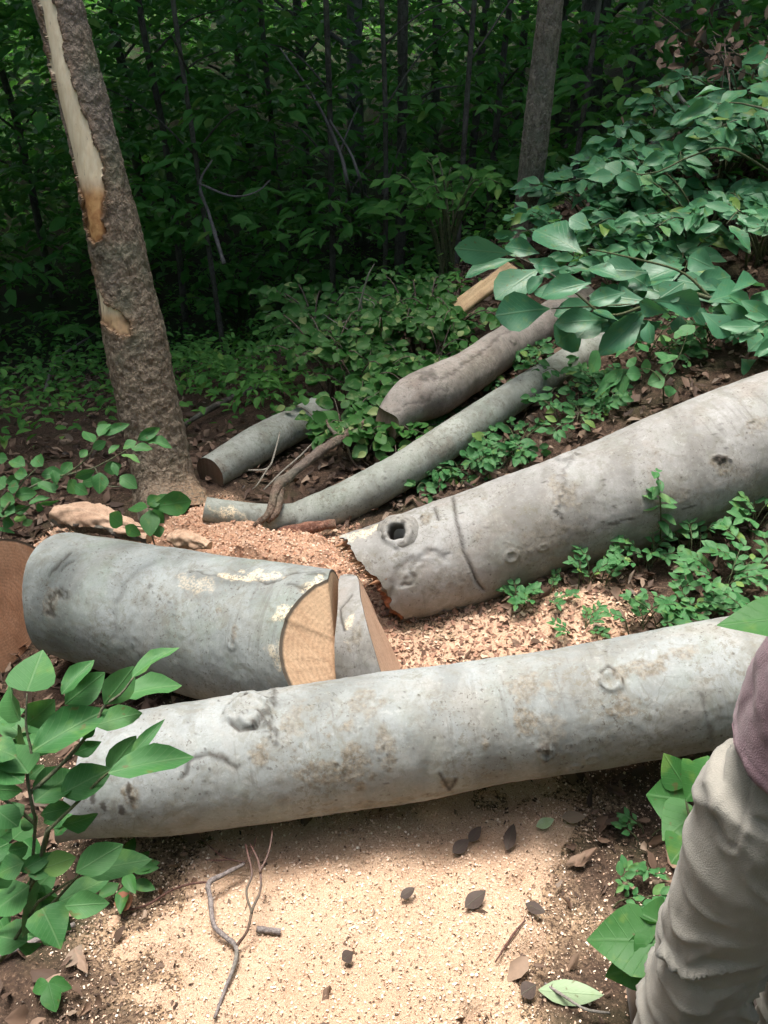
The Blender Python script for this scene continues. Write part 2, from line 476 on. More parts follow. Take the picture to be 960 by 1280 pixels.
def cut_wood(name, a=(.42, .27, .15), b=(.30, .17, .09), ring=True, edge=(.10, .08, .06), fibre=(3, 60), dark=.3):
    t = NT(name); uv = t.coord('UV'); o = t.coord()
    n = t.noise(t.scale(uv, (fibre[0], fibre[1], 1)), 1, 5, .6, .3)
    c = t.mix(t.ramp(n, [(.3, 0.), (.7, 1.)]), a, b)
    if ring:
        w = t.n('ShaderNodeTexWave', wave_type='RINGS', rings_direction='Z'); w.inputs['Scale'].default_value = 26
        w.inputs['Distortion'].default_value = 2.2; w.inputs['Detail Scale'].default_value = 1.4; t.l(uv, w.inputs['Vector'])
        c = t.mix(t.math('MULTIPLY', w.outputs['Fac'], .16), c, (.20, .11, .06))
    big = t.noise(o, 9, 4, .6); c = t.mix(t.math('MULTIPLY', t.ramp(big, [(.45, 0.), (.7, 1.)]), dark), c, (.22, .11, .06))
    c = t.mix(t.math('MULTIPLY', t.ramp(t.noise(o, 120, 3, .7), [(.4, 1.), (.5, 0.)]), .25), c, (.16, .10, .06))
    r = t.attr('rim', 'Fac')
    c = t.mix(t.ramp(r, [(.955, 0.), (.975, 1.)]), c, edge)
    return t.done(t.principled(c, .75, t.bump(t.math('ADD', n, t.noise(o, 90, 3)), .4, .003), .25).outputs[0])

def leaf_mat(name, a, b, yellow=(.16, .24, .05), trans=.35, rough=.42, vein=.35, ydist=.94, spec=.5, vn=16):
    t = NT(name)
    r = t.n('ShaderNodeNewGeometry').outputs['Random Per Island']
    c = t.mix(r, a, b)
    o = t.coord(); c = t.mix(t.math('MULTIPLY', t.noise(o, 7, 3), .55), c, tuple(x*.6 for x in a))
    c = t.mix(t.math('MULTIPLY', t.ramp(t.noise(o, 48, 2, .5), [(.68, 0.), (.72, 1.)]), .7), c, (.10, .08, .03))
    c = t.mix(t.math('MULTIPLY', t.ramp(t.noise(o, 19, 3, .6), [(.56, 0.), (.66, 1.)]), .35), c, yellow)
    c = t.mix(t.ramp(r, [(ydist, 0.), (min(.999, ydist+.02), .8)]), c, yellow)
    h = None
    if vein:
        uv = t.n('ShaderNodeSeparateXYZ'); t.l(t.coord('UV'), uv.inputs[0])
        ac = t.math('ABSOLUTE', t.math('SUBTRACT', uv.outputs[1], .5))
        mid = t.ramp(ac, [(.008, 1.), (.03, 0.)])
        dia = t.math('SUBTRACT', uv.outputs[0], t.math('MULTIPLY', ac, .75))
        sw = t.math('ABSOLUTE', t.math('SINE', t.math('MULTIPLY', dia, float(vn)*PI/2)))
        sv = t.ramp(sw, [(.06, 1.), (.2, 0.)])
        vv = t.math('MAXIMUM', mid, t.math('MULTIPLY', sv, .6))
        c = t.mix(t.math('MULTIPLY', vv, vein), c, (.17, .28, .13))
        h = t.math('SUBTRACT', 1.0, vv)
    nrm = t.bump(t.math('ADD', h, t.math('MULTIPLY', t.noise(o, 90, 2), .6)), .3, .003) if h is not None else None
    p = t.principled(c, rough, nrm, spec)
    tr = t.n('ShaderNodeBsdfTranslucent'); t.l(t.mix(.5, c, (.10, .30, .03), 'MIX'), tr.inputs['Color'])
    mx = t.n('ShaderNodeMixShader'); mx.inputs[0].default_value = trans
    t.l(p.outputs[0], mx.inputs[1]); t.l(tr.outputs[0], mx.inputs[2])
    return t.done(mx.outputs[0])

M = {}
M['beechA'] = beech('beech_bark_pale', (.315, .34, .34), (.205, .22, .21), (.28, .24, .19), .30, .22, 1)
M['beechB'] = beech('beech_bark_greenish', (.315, .345, .34), (.215, .235, .225), (.25, .22, .18), .18, .4, 2)
M['beechC'] = beech('beech_bark_brownish', (.335, .335, .325), (.215, .205, .185), (.22, .18, .145), .42, .18, 5)
M['beechD'] = beech('beech_bark_branch', (.38, .40, .36), (.26, .28, .24), (.25, .22, .17), .2, .4, 7)
M['beechF'] = beech('bark_weathered', (.42, .38, .34), (.29, .25, .215), (.20, .15, .12), .6, .1, 9)
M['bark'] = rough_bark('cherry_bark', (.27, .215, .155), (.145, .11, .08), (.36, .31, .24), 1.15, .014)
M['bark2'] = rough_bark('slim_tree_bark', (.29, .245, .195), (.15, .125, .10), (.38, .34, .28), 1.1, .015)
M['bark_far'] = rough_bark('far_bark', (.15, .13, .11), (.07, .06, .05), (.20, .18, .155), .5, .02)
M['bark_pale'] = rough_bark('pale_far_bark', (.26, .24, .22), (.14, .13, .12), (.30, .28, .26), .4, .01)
M['stick'] = rough_bark('stick_bark', (.20, .155, .12), (.10, .075, .06), (.28, .23, .18), 1.6, .006)
M['twig_red'] = rough_bark('red_twig_bark', (.13, .065, .05), (.07, .035, .03), (.17, .11, .09), 2.5, .002)
M['twig_grey'] = rough_bark('grey_twig_bark', (.23, .20, .19), (.13, .11, .105), (.32, .29, .27), 2.5, .002)
M['twig_pale'] = rough_bark('bleached_twig_bark', (.38, .35, .29), (.24, .22, .18), (.48, .45, .38), 2.5, .002)
M['stem'] = rough_bark('green_stem', (.11, .13, .06), (.06, .07, .035), (.17, .17, .10), 2, .002)
M['vine'] = rough_bark('vine_bark', (.24, .17, .125), (.12, .08, .06), (.32, .25, .19), 1.5, .01)
M['redwood'] = rough_bark('debarked_red_stick', (.25, .12, .08), (.14, .065, .045), (.33, .19, .14), 1.2, .006)
M['cut'] = cut_wood('sawn_tan_wood', (.68, .48, .31), (.56, .36, .22))
M['cutpink'] = cut_wood('sawn_pinkish_wood', (.64, .45, .33), (.54, .35, .24), edge=(.14, .11, .09))
M['cutred'] = cut_wood('sawn_reddish_wood', (.72, .44, .29), (.58, .31, .18), dark=.4)
M['rot'] = cut_wood('torn_red_wood', (.42, .17, .08), (.16, .06, .035), ring=False, dark=.7)
M['cutgrey'] = cut_wood('old_grey_cut', (.28, .22, .16), (.17, .12, .09), dark=.4)
M['slab'] = cut_wood('rough_split_wood', (.68, .50, .36), (.48, .30, .20), ring=False, fibre=(70, 5), dark=.35)
M['fresh'] = cut_wood('split_fresh_wood', (.66, .50, .30), (.48, .31, .16), ring=False, fibre=(60, 3), dark=.35)

def strip_wood():
    t = NT('stripped_sapwood'); o = t.coord()
    n = t.noise(t.scale(o, (60, 60, 3)), 1, 5, .6, .3)
    c = t.mix(t.ramp(n, [(.35, 0.), (.7, 1.)]), (.86, .75, .55), (.72, .58, .38))
    mk = t.n('ShaderNodeSeparateColor'); t.l(t.attr('mark'), mk.inputs[0])
    c = t.mix(mk.outputs[1], c, t.mix(t.ramp(t.noise(o, 30, 4), [(.4, 0.), (.6, 1.)]), (.38, .18, .07), (.58, .33, .14)))
    c = t.mix(mk.outputs[0], c, (.06, .025, .012))
    sp = t.ramp(t.noise(t.scale(o, (60, 60, 20)), 1, 3), [(.66, 0.), (.72, .6)])
    c = t.mix(sp, c, (.20, .15, .08))
    return t.done(t.principled(c, .65, t.bump(n, .5, .004), .3).outputs[0])
M['strip'] = strip_wood()
M['leaf_near'] = leaf_mat('leaf_near_shrub', (.035, .145, .038), (.085, .225, .075), yellow=(.14, .27, .06), trans=.25, rough=.55, ydist=.93, spec=.25)
M['leaf_hill'] = leaf_mat('leaf_hillside', (.062, .225, .095), (.125, .33, .165), yellow=(.20, .30, .05), trans=.25, rough=.42, ydist=.93, spec=.38)
M['leaf_big'] = leaf_mat('leaf_big_blue_green', (.05, .19, .09), (.095, .27, .14), trans=.2, rough=.4, ydist=.985, spec=.4, vn=22)
M['leaf_mid'] = leaf_mat('leaf_ground_plants', (.05, .19, .06), (.115, .28, .105), yellow=(.18, .28, .06), trans=.3, rough=.5, ydist=.93, spec=.25)
M['leaf_bramble'] = leaf_mat('leaf_bramble', (.035, .14, .025), (.085, .23, .055), yellow=(.34, .42, .16), spec=.25, trans=.3, rough=.5, ydist=.9, vein=0)
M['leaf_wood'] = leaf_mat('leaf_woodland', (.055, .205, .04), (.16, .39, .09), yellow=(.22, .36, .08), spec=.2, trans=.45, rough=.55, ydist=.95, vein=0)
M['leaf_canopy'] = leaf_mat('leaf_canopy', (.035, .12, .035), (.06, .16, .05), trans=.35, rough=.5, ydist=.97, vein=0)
M['leaf_bright'] = leaf_mat('leaf_by_leg', (.040, .150, .035), (.06, .19, .05), yellow=(.18, .27, .05), trans=.35, rough=.5, ydist=.97, vein=.14, vn=11, spec=.25)

def litter_mat():
    t = NT('dead_leaves'); r = t.n('ShaderNodeNewGeometry').outputs['Random Per Island']
    c = t.ramp(r, [(0, (.045, .03, .022)), (.25, (.10, .062, .042)), (.5, (.16, .10, .068)), (.75, (.22, .14, .095)), (.92, (.34, .25, .18)), (1, (.12, .10, .085))])
    c = t.mix(t.math('MULTIPLY', t.noise(t.coord(), 60, 3), .4), c, (.06, .04, .03))
    return t.done(t.principled(c, .7, None, .3).outputs[0])
M['litter'] = litter_mat()
def chip_mat():
    t = NT('wood_chips'); r = t.n('ShaderNodeNewGeometry').outputs['Random Per Island']
    c = t.ramp(r, [(0, (.10, .07, .05)), (.06, (.14, .09, .06)), (.09, (.36, .24, .17)), (.3, (.56, .39, .28)), (.5, (.68, .52, .39)), (.7, (.80, .68, .55)), (.82, (.60, .38, .26)), (.92, (.72, .54, .42)), (1, (.86, .78, .66))])
    return t.done(t.principled(c, .85, None, .1).outputs[0])
M['chips'] = chip_mat()
def chip2_mat():
    t = NT('reddish_chips'); r = t.n('ShaderNodeNewGeometry').outputs['Random Per Island']
    c = t.ramp(r, [(0, (.12, .075, .055)), (.25, (.30, .17, .12)), (.55, (.46, .28, .19)), (.8, (.58, .40, .28)), (1, (.66, .52, .38))])
    return t.done(t.principled(c, .85, None, .1).outputs[0])
M['chips2'] = chip2_mat()
def saw_mat():
    t = NT('sawdust_bed'); o = t.coord()
    n = t.noise(o, 120, 5, .8); n2 = t.noise(o, 3.2, 4, .6); n3 = t.noise(o, 300, 2, .6)
    c = t.mix(t.ramp(n, [(.3, 0.), (.7, 1.)]), (.45, .29, .185), (.71, .535, .39))
    c = t.mix(t.math('MULTIPLY', t.ramp(n2, [(.42, 0.), (.6, 1.)]), .55), c, (.64, .47, .34))
    c = t.mix(t.attr('tone', 'Fac'), c, t.mix(t.ramp(n, [(.3, 0.), (.7, 1.)]), (.58, .33, .21), (.74, .49, .34)))
    c = t.mix(t.math('MULTIPLY', t.ramp(n3, [(.34, 1.), (.46, 0.)]), .6), c, (.30, .18, .10))
    nd = t.noise(o, 1.7, 3, .6); c = t.mix(t.math('MULTIPLY', t.ramp(nd, [(.45, 0.), (.6, 1.)]), .35), c, (.48, .29, .19))
    sp = t.math('MULTIPLY', t.ramp(t.noise(o, 55, 4, .8), [(.60, 0.), (.68, 1.)]), t.ramp(t.noise(o, 2.4, 3), [(.44, 0.), (.6, .9)]))
    c = t.mix(sp, c, (.07, .05, .04))
    return t.done(t.principled(c, .95, t.bump(t.math('ADD', n, n3), .8, .008), .1).outputs[0])
M['saw'] = saw_mat()
def soil_mat():
    t = NT('forest_soil'); o = t.coord()
    n = t.noise(o, 45, 6, .75); n2 = t.noise(o, 4, 4, .6)
    c = t.mix(t.ramp(n, [(.35, 0.), (.65, 1.)]), (.045, .032, .025), (.13, .085, .06))
    c = t.mix(t.math('MULTIPLY', t.ramp(t.noise(o, 110, 3, .7), [(.56, 0.), (.64, 1.)]), .7), c, (.25, .17, .12))
    c = t.mix(t.math('MULTIPLY', t.ramp(n2, [(.5, 0.), (.66, 1.)]), .4), c, (.04, .06, .025))
    c = t.mix(t.math('MULTIPLY', t.attr('chip', 'Fac'), t.ramp(t.noise(o, 95, 4, .8), [(.44, 0.), (.54, 1.)])), c, (.60, .42, .27))
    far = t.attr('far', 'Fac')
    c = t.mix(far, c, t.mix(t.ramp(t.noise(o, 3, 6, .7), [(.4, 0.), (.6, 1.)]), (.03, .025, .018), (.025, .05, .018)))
    return t.done(t.principled(c, .95, t.bump(n, 1.0, .02), .1).outputs[0])
M['soil'] = soil_mat()

# ------------------------------------------------------------------ terrain
def gp(px, py, z):
    return P(px, py, dz(py, z))
ctrl = [gp(*a) for a in [
    (0, 1280, -.12), (480, 1280, -.12), (960, 1280, -.10), (100, 1100, -.18), (480, 1100, -.185), (900, 1100, -.14), (480, 1010, -.2),
    (150, 1050, -.22), (800, 980, -.15), (240, 868, -.36), (60, 820, -.43), (-80, 800, -.5), (500, 775, -.19), (600, 745, -.15), (700, 715, -.1),
    (900, 655, 0), (960, 760, -.03), (960, 640, .03), (800, 800, -.1), (205, 620, -.28), (0, 640, -.36), (400, 675, -.27),
    (300, 600, -.36), (390, 540, -.45), (250, 540, -.6), (100, 500, -1.0), (0, 500, -1.1), (300, 450, -1.15), (400, 430, -.9),
    (500, 550, -.3), (600, 530, -.15), (700, 500, 0), (660, 420, -.1), (800, 500, .1), (960, 470, .25), (960, 400, .3), (850, 400, .2),
    (960, 300, .45), (960, 200, .7), (960, 100, .95), (760, 300, .2), (655, 290, .05), (640, 350, 0), (550, 400, -.3)]]
ctrl += [np.array(a, float) for a in [(-3, 8, -1.8), (-8, 8, -2), (0, 9, -1.9), (0, 14, -2.2), (-10, 14, -2.2), (3.4, 10, -.1), (6, 8, 1.5), (6, 14, .8),
    (4, 5, 1.0), (2.5, 2.5, .3), (4, 0, .6), (0, 0, -.05), (-3, 0, -.2), (-3, 3, -.4), (-6, 4, -.9), (0, 25, -.3), (-15, 25, -.3), (15, 25, 2.5),
    (0, 45, 4), (-25, 45, 4), (30, 45, 7), (-25, 5, -1.5), (25, 5, 4), (0, -10, .5), (-20, -10, 0), (20, -10, 2), (0, 90, 10), (-60, 90, 10), (60, 90, 12),
    (-60, 0, 0), (60, 0, 8), (0, -60, 1), (-60, -60, 0), (60, -60, 3)]]
ctrl = np.array(ctrl)
def _rbf(d): return np.sqrt(d*d+.35**2)
_D = np.linalg.norm(ctrl[:, None, :2]-ctrl[None, :, :2], axis=-1)
_n = len(ctrl)
_A = np.zeros((_n+3, _n+3)); _A[:_n, :_n] = _rbf(_D)-np.eye(_n)*.03
_A[:_n, _n] = 1; _A[:_n, _n+1:] = ctrl[:, :2]; _A[_n, :_n] = 1; _A[_n+1:, :_n] = ctrl[:, :2].T
_w = np.linalg.solve(_A, np.concatenate([ctrl[:, 2], np.zeros(3)]))
def gz(x, y):
    x = np.asarray(x, float); y = np.asarray(y, float); sh = x.shape
    q = np.stack([x.ravel(), y.ravel()], -1)
    r = np.empty(len(q))
    for i in range(0, len(q), 20000):
        b = q[i:i+20000]
        r[i:i+20000] = _rbf(np.linalg.norm(b[:, None]-ctrl[None, :, :2], axis=-1))@_w[:_n]+_w[_n]+b@_w[_n+1:]
    Q = np.stack([q[:, 0], q[:, 1], 0*q[:, 0]], -1)
    r += .018*fbm(Q*3.1, 3, 91)+.006*fbm(Q*14, 3, 92)
    return r.reshape(sh) if sh else float(r[0])
def ground_at_px(px, py):
    d = 2.0
    lo, hi = .8, 60.0
    prev = None
    for d in np.geomspace(lo, hi, 140):
        p = P(px, py, d)
        if p[2] < gz(p[0], p[1]):
            a, b = (prev or d*.9), d
            for _ in range(12):
                m = (a+b)/2; q = P(px, py, m)
                if q[2] < gz(q[0], q[1]): b = m
                else: a = m
            return P(px, py, b)
        prev = d
    return P(px, py, 40)

def poly_sd(px, py, poly):
    """signed distance in pixels, positive inside"""
    poly = np.array(poly, float); n = len(poly)
    inside = np.zeros(px.shape, bool); best = np.full(px.shape, 1e9)
    for i in range(n):
        x0, y0 = poly[i]; x1, y1 = poly[(i+1) % n]
        c = ((y0 > py) != (y1 > py)) & (px < (x1-x0)*(py-y0)/((y1-y0)+1e-12)+x0)
        inside ^= c
        ex, ey = x1-x0, y1-y0; k = np.clip(((px-x0)*ex+(py-y0)*ey)/(ex*ex+ey*ey+1e-9), 0, 1)
        best = np.minimum(best, np.hypot(px-x0-k*ex, py-y0-k*ey))
    return np.where(inside, best, -best)

FORE = [(190, 1060), (235, 1010), (330, 960), (560, 940), (700, 960), (735, 1010), (720, 1070), (710, 1120), (680, 1190), (650, 1300), (560, 1400), (250, 1400), (160, 1290), (190, 1180), (215, 1110)]
MIDP = [(415, 700), (470, 740), (510, 775), (640, 752), (735, 735), (770, 770), (775, 830), (740, 900), (300, 900), (330, 760)]
HEAP = [(190, 690), (205, 655), (238, 632), (275, 636), (330, 662), (390, 676), (440, 690), (455, 720), (400, 760), (250, 740)]
SIDE = [(30, 705), (45, 672), (75, 662), (90, 690), (60, 740)]
def saw_mask(x, y, z):
    px, py, d = project(np.stack([x, y, z], -1))
    n = fbm(np.stack([x, y, 0*x], -1)*7, 4, 55)
    m = {}
    for k, pl, s in (('fore', FORE, 40), ('mid', MIDP, 22), ('heap', HEAP, 16), ('side', SIDE, 10)):
        m[k] = np.where(d > .3, (poly_sd(px, py, pl)/s)+(1.5 if k == 'fore' else .9)*n, -9)
    return m

def thickness(x, y, z):
    m = saw_mask(x, y, z)
    fo = np.clip(m['fore'], -1, 1.6); mi = np.clip(m['mid'], -1, 1.2); he = np.clip(m['heap'], -1, 1.6); si = np.clip(m['side'], -1, 1)
    Q = np.stack([x, y, 0*x], -1)
    t = np.maximum.reduce([fo*.016, mi*.011, he*.07, si*.02])
    return t + (.012*fbm(Q*7, 4, 77))*(t > -.004)+.004*fbm(Q*40, 2, 78), m

# main sheet: fine near, coarse far, one mesh
def axis(a, b, fine, lo, hi, grow=1.12):
    c = list(np.arange(a, b+1e-6, fine)); s = fine; x = b
    while x < hi: s = min(s*grow, 4.0); x += s; c.append(x)
    s = fine; x = a; pre = []
    while x > lo: s = min(s*grow, 4.0); x -= s; pre.append(x)
    return np.array(pre[::-1]+c)
gx = axis(-2.6, 3.2, .028, -70, 70); gy = axis(.5, 7.2, .028, -50, 110)
GX, GY = np.meshgrid(gx, gy, indexing='ij')
GZ = gz(GX, GY)
sm = saw_mask(GX, GY, GZ)
chip = np.clip(np.maximum.reduce([sstep(-2.2, .6, sm['fore']), .8*sstep(-2.5, .5, sm['mid']), sstep(-2, .5, sm['heap'])]), 0, 1)
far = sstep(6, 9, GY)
V = np.stack([GX, GY, GZ], -1).reshape(-1, 3)
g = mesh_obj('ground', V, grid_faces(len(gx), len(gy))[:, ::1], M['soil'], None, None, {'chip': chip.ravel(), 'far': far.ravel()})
tag(g, kind='structure'); g['label'] = 'brown forest soil sloping up to the right and down into a ravine'

# sawdust bed, a thin layer lying on the soil
ax_ = np.arange(-1.6, 1.5, .011); ay_ = np.arange(.35, 4.6, .011)
SX, SY = np.meshgrid(ax_, ay_, indexing='ij'); SZ = gz(SX, SY)
TH, smm = thickness(SX, SY, SZ)
SZ2 = SZ+TH
keep = TH > -.006
idx = grid_faces(len(ax_), len(ay_))
kf = keep.reshape(-1)[idx].any(1)
idx = idx[kf]; used = np.unique(idx); mp = np.full(SX.size, -1); mp[used] = np.arange(len(used))
tone = np.clip(np.maximum(.9*sstep(-.5, .6, smm['heap']), .35*sstep(-.5, .6, smm['mid'])), 0, 1).ravel()
so = mesh_obj('sawdust', np.stack([SX, SY, SZ2], -1).reshape(-1, 3)[used], mp[idx], M['saw'], None, None, {'tone': tone[used]})
tag(so, 'pale orange sawdust spread around and beneath the cut logs', 'sawdust', kind='stuff')

# ------------------------------------------------------------------ chips and dead leaves (nobody could count them)
def scatter(n, xr, yr, accept, seed):
    r = np.random.default_rng(seed)
    x = r.uniform(*xr, n); y = r.uniform(*yr, n)
    z = gz(x, y); a = accept(x, y, z, r)
    return x[a], y[a], z[a], r
def flat_bits(x, y, z, r, lmin, lmax, asp, tilt=.5, lift=.004):
    n = len(x); a = r.uniform(0, 2*PI, n); L = lmin+(lmax-lmin)*r.random(n)**2.2
    el = r.normal(0, tilt, n)
    ax = np.stack([np.cos(a)*np.cos(el), np.sin(a)*np.cos(el), np.sin(el)], -1)
    B = np.stack([x, y, z+lift+L*.3*np.abs(np.sin(el))], -1)-ax*L[:, None]*.5
    return B, B+ax*L[:, None], L*r.uniform(*asp, n), r.normal(0, tilt, n)

CH = (np.array([(0, -.25, 0), (.75, -.55, .0), (1, .3, .06), (.2, .5, .1)], float), np.array([(0, 1, 2, 3)]), np.array([(0, 0), (1, 0), (1, 1), (0, 1)]))
def acc_fore(x, y, z, r):
    m = saw_mask(x, y, z); p = .45*sstep(-4.5, -2.0, m['fore'])+.5*sstep(-2.0, .4, m['fore']); return r.random(len(x)) < p
x, y, z, r = scatter(150000, (-1.5, 1.1), (.5, 3.1), acc_fore, 5)
th_, _ = thickness(x, y, z); z = z+np.maximum(th_, 0)
B, E, w, ro = flat_bits(x, y, z, r, .0018, .0095, (.3, .9), .6, .003)
V, Q, U = place(*CH, B, E, w, ro, np.ones(len(B)))
o = mesh_obj('wood_chips', V, Q, M['chips'], None, U, smooth=False)
tag(o, 'cream coloured wood chips strewn over the sawdust in front', 'wood chips', kind='stuff')
def acc_mid(x, y, z, r):
    m = saw_mask(x, y, z); p = np.maximum(sstep(-3.2, .4, m['mid'])*sstep(1., -.6, m['heap']), .12*sstep(-2, .5, m['heap'])); return r.random(len(x)) < p
x, y, z, r = scatter(60000, (-1.4, 1.6), (2.2, 4.4), acc_mid, 6)
th_, _ = thickness(x, y, z); z = z+np.maximum(th_, 0)
B, E, w, ro = flat_bits(x, y, z, r, .004, .028, (.3, .8), .4, .003)
V, Q, U = place(*CH, B, E, w, ro, np.ones(len(B)))
o = mesh_obj('reddish_wood_chips', V, Q, M['chips2'], None, U, smooth=False)
tag(o, 'coarse reddish wood chips on the ground between the logs', 'wood chips', kind='stuff')

def acc_heap(x, y, z, r):
    m = saw_mask(x, y, z); p = np.maximum(sstep(-1.2, .3, m['heap']), sstep(-1.2, .3, m['side'])); return r.random(len(x)) < p
x, y, z, r = scatter(70000, (-1.7, .1), (2.5, 4.4), acc_heap, 16)
th_, _ = thickness(x, y, z); z = z+np.maximum(th_, 0)
B, E, w, ro = flat_bits(x, y, z, r, .003, .016, (.3, .8), .45, .002)
V, Q, U = place(*CH, B, E, w, ro, np.ones(len(B)))
t = NT('orange_chips'); rr_ = t.n('ShaderNodeNewGeometry').outputs['Random Per Island']
M['chips3'] = t.done(t.principled(t.ramp(rr_, [(0, (.36, .18, .11)), (.3, (.62, .36, .23)), (.7, (.72, .47, .33)), (1, (.80, .62, .48))]), .9, None, .1).outputs[0])
o = mesh_obj('orange_wood_chips', V, Q, M['chips3'], None, U, smooth=False)
tag(o, 'bright orange sawdust and chips heaped at the foot of the leaning tree', 'wood chips', kind='stuff')
def acc_deb(x, y, z, r):
    m = saw_mask(x, y, z)['fore']; p = np.exp(-((m+1.2)/1.8)**2)*.9+.22*(m > 0)*sstep(.25, .6, fbm(np.stack([x, y, 0*x], -1)*4, 3, 15)); q = fbm(np.stack([x, y, 0*x], -1)*9, 3, 5)
    return r.random(len(x)) < p*sstep(-.2, .5, q+.1)
x, y, z, r = scatter(33000, (-1.5, 1.2), (.5, 3.0), acc_deb, 17)
th_, _ = thickness(x, y, z); z = z+np.maximum(th_, 0)
B, E, w, ro = flat_bits(x, y, z, r, .003, .018, (.2, .6), .5, .004)
V, Q, U = place(*CH, B, E, w, ro, np.ones(len(B)))
t = NT('bark_crumbs_mat'); rr_ = t.n('ShaderNodeNewGeometry').outputs['Random Per Island']
M['crumb'] = t.done(t.principled(t.ramp(rr_, [(0, (.035, .025, .02)), (.5, (.09, .06, .045)), (1, (.17, .12, .09))]), .9, None, .2).outputs[0])
o = mesh_obj('bark_crumbs', V, Q, M['crumb'], None, U, smooth=False)
tag(o, 'dark bark crumbs and leaf scraps along the edges of the sawdust', 'bark crumbs', kind='stuff')

def acc_lit(x, y, z, r):
    m = saw_mask(x, y, z); mm = np.maximum.reduce([m['fore'], m['heap']])
    p = 1-.65*sstep(-4.5, -2.5, mm)-.33*sstep(-1.2, .2, mm); p += .12*(m['fore'] > .2)*sstep(.3, .6, fbm(np.stack([x, y, 0*x], -1)*5, 2, 19)); p *= 1-.75*sstep(3.9, 4.8, y)*(x < .1); p *= 1-.8*sstep(-.6, .6, m['mid']); p *= 1-sstep(-1.5, 0, m['heap'])
    return r.random(len(x)) < p
x, y, z, r = scatter(52000, (-4.0, 5.0), (-.6, 9.0), acc_lit, 8)
n = len(x); a = r.uniform(0, 2*PI, n); L = .018+.06*r.random(n)**1.4; el = r.normal(0, .45, n)
ax = np.stack([np.cos(a)*np.cos(el), np.sin(a)*np.cos(el), np.sin(el)], -1)
B = np.stack([x, y, z+.012+.02*r.random(n)], -1)-ax*L[:, None]*.5
V, Q, U = place(*TPL['dead'], B, B+ax*L[:, None], L*r.uniform(.35, .6, n), r.normal(0, .5, n), r.uniform(-2.2, 2.2, n))
V = V+.007*np.stack([fbm(V*55, 2, 3), fbm(V*55, 2, 4), fbm(V*55, 2, 5)], -1)
o = mesh_obj('leaf_litter', V, Q, M['litter'], None, U)
tag(o, 'brown dead leaves covering the forest floor and slope', 'leaf litter', kind='stuff')

# ------------------------------------------------------------------ logs
def collar(parent, mat, matin, pos, nrm, r, depth, proud, name='branch_knot', seed=0):
    """swollen ring around a hollow branch hole"""
    nrm = np.array(nrm, float); nrm /= np.linalg.norm(nrm)
    u = np.cross([0, 0, 1], nrm); u /= np.linalg.norm(u); w = np.cross(nrm, u)
    prof = [(1.75, -.25), (1.5, .12), (1.3, .55), (1.12, .9), (.95, 1.0), (.80, .9), (.70, .6), (.64, .1), (.56, -.6), (.4, -1.3), (.15, -1.7), (0.01, -1.75)]
    pr = catmull(np.array(prof), 34); k = 40; th = np.linspace(0, 2*PI, k, endpoint=False)
    R = pr[:, 0][:, None]*r; H = np.where(pr[:, 1] > 0, pr[:, 1]*proud, pr[:, 1]*depth)[:, None]
    V = pos+u*(R*np.cos(th))[..., None]+w*(R*np.sin(th)*1.08)[..., None]+nrm*(H+0*th)[..., None]
    V = V+(.13*r*np.stack([fbm(V*17+seed, 4, 1), fbm(V*17+seed, 4, 2), fbm(V*17+seed, 4, 3)], -1))
    tt = th[None, :]*np.ones((len(pr), 1)); V = V-nrm*(.10*r*np.clip(np.sin(tt*9+3*fbm(V*20, 2, 8))-.4, 0, 1)*(pr[:, 1] > 0)[:, None])[..., None]
    Fq = grid_faces(len(pr), k, True)
    rowmark = np.maximum(sstep(.80, .62, pr[:, 0])[:, None]*np.ones((1, k)), .7*sstep(.1, .6, fbm(V*60, 3, 12))*sstep(1.5, 1.2, pr[:, 0])[:, None])
    mk = np.zeros((len(pr)*k, 3)); mk[:, 0] = rowmark.ravel()*.95; mk[:, 1] = .35*(1-rowmark.ravel())
    return mesh_obj(name, V.reshape(-1, 3), Fq, mat, parent, np.zeros((len(pr)*k, 2)), {'mark': mk})

# A: front log
EA0 = lambda u, w, T, U, W: .05*(u/.18)-.06*np.abs(w/.18)**2*np.sign(w)
root = empty('felled_log', ground_at_px(480, 1000), 'long pale grey beech log lying across the front behind the sawdust patch', 'log', 'cut logs on the forest floor')
ptsA = [P(92, 980, 2.42), P(230, 958, 2.47), P(480, 922, 2.52), P(720, 886, 2.52), P(930, 849, 2.50), P(1300, 790, 2.48)]
LA = Log(ptsA, [.140, .167, .174, .175, .179, .185], .0055, 11, .010, end0=EA0)
LA.ring(312, 885, .055, .048, .013, .9)
LA.ring(302, 868, .02, .016, .006, .5)
LA.ring(312, 898, .024, .022, .010, .9)
LA.line([(290, 905), (300, 912), (322, 912), (330, 900), (326, 888)], .004, -.006, .9)
LA.line([(345, 858), (338, 880), (334, 900), (345, 925)], .007, .005, .7, jag=60, wob=.014)
LA.line([(225, 975), (240, 952), (262, 945), (278, 944), (295, 962)], .004, -.004, .75)
LA.line([(262, 945), (285, 948)], .007, .004, .9)
LA.blob(325, 942, .045, .035); LA.blob(440, 950, .05, .075); LA.blob(455, 880, .05, .05, amt=.7); LA.blob(405, 965, .07, .04, amt=.9)
LA.blob(480, 930, .03, .07, amt=.8); LA.blob(370, 905, .04, .06, amt=.6); LA.blob(480, 1000, .20, .025, amt=.7)
LA.blob(655, 905, .03, .04); LA.blob(780, 885, .045, .038, amt=1.0); LA.blob(660, 860, .07, .045, amt=.8); LA.blob(790, 835, .09, .030, amt=.9)
LA.blob(850, 815, .06, .03, amt=.8); LA.blob(690, 915, .04, .05, amt=.6); LA.blob(605, 925, .01, .028)
LA.ring(763, 850, .028, .026, .008, .9); LA.line([(750, 840), (758, 832), (770, 842)], .003, -.003, .9)
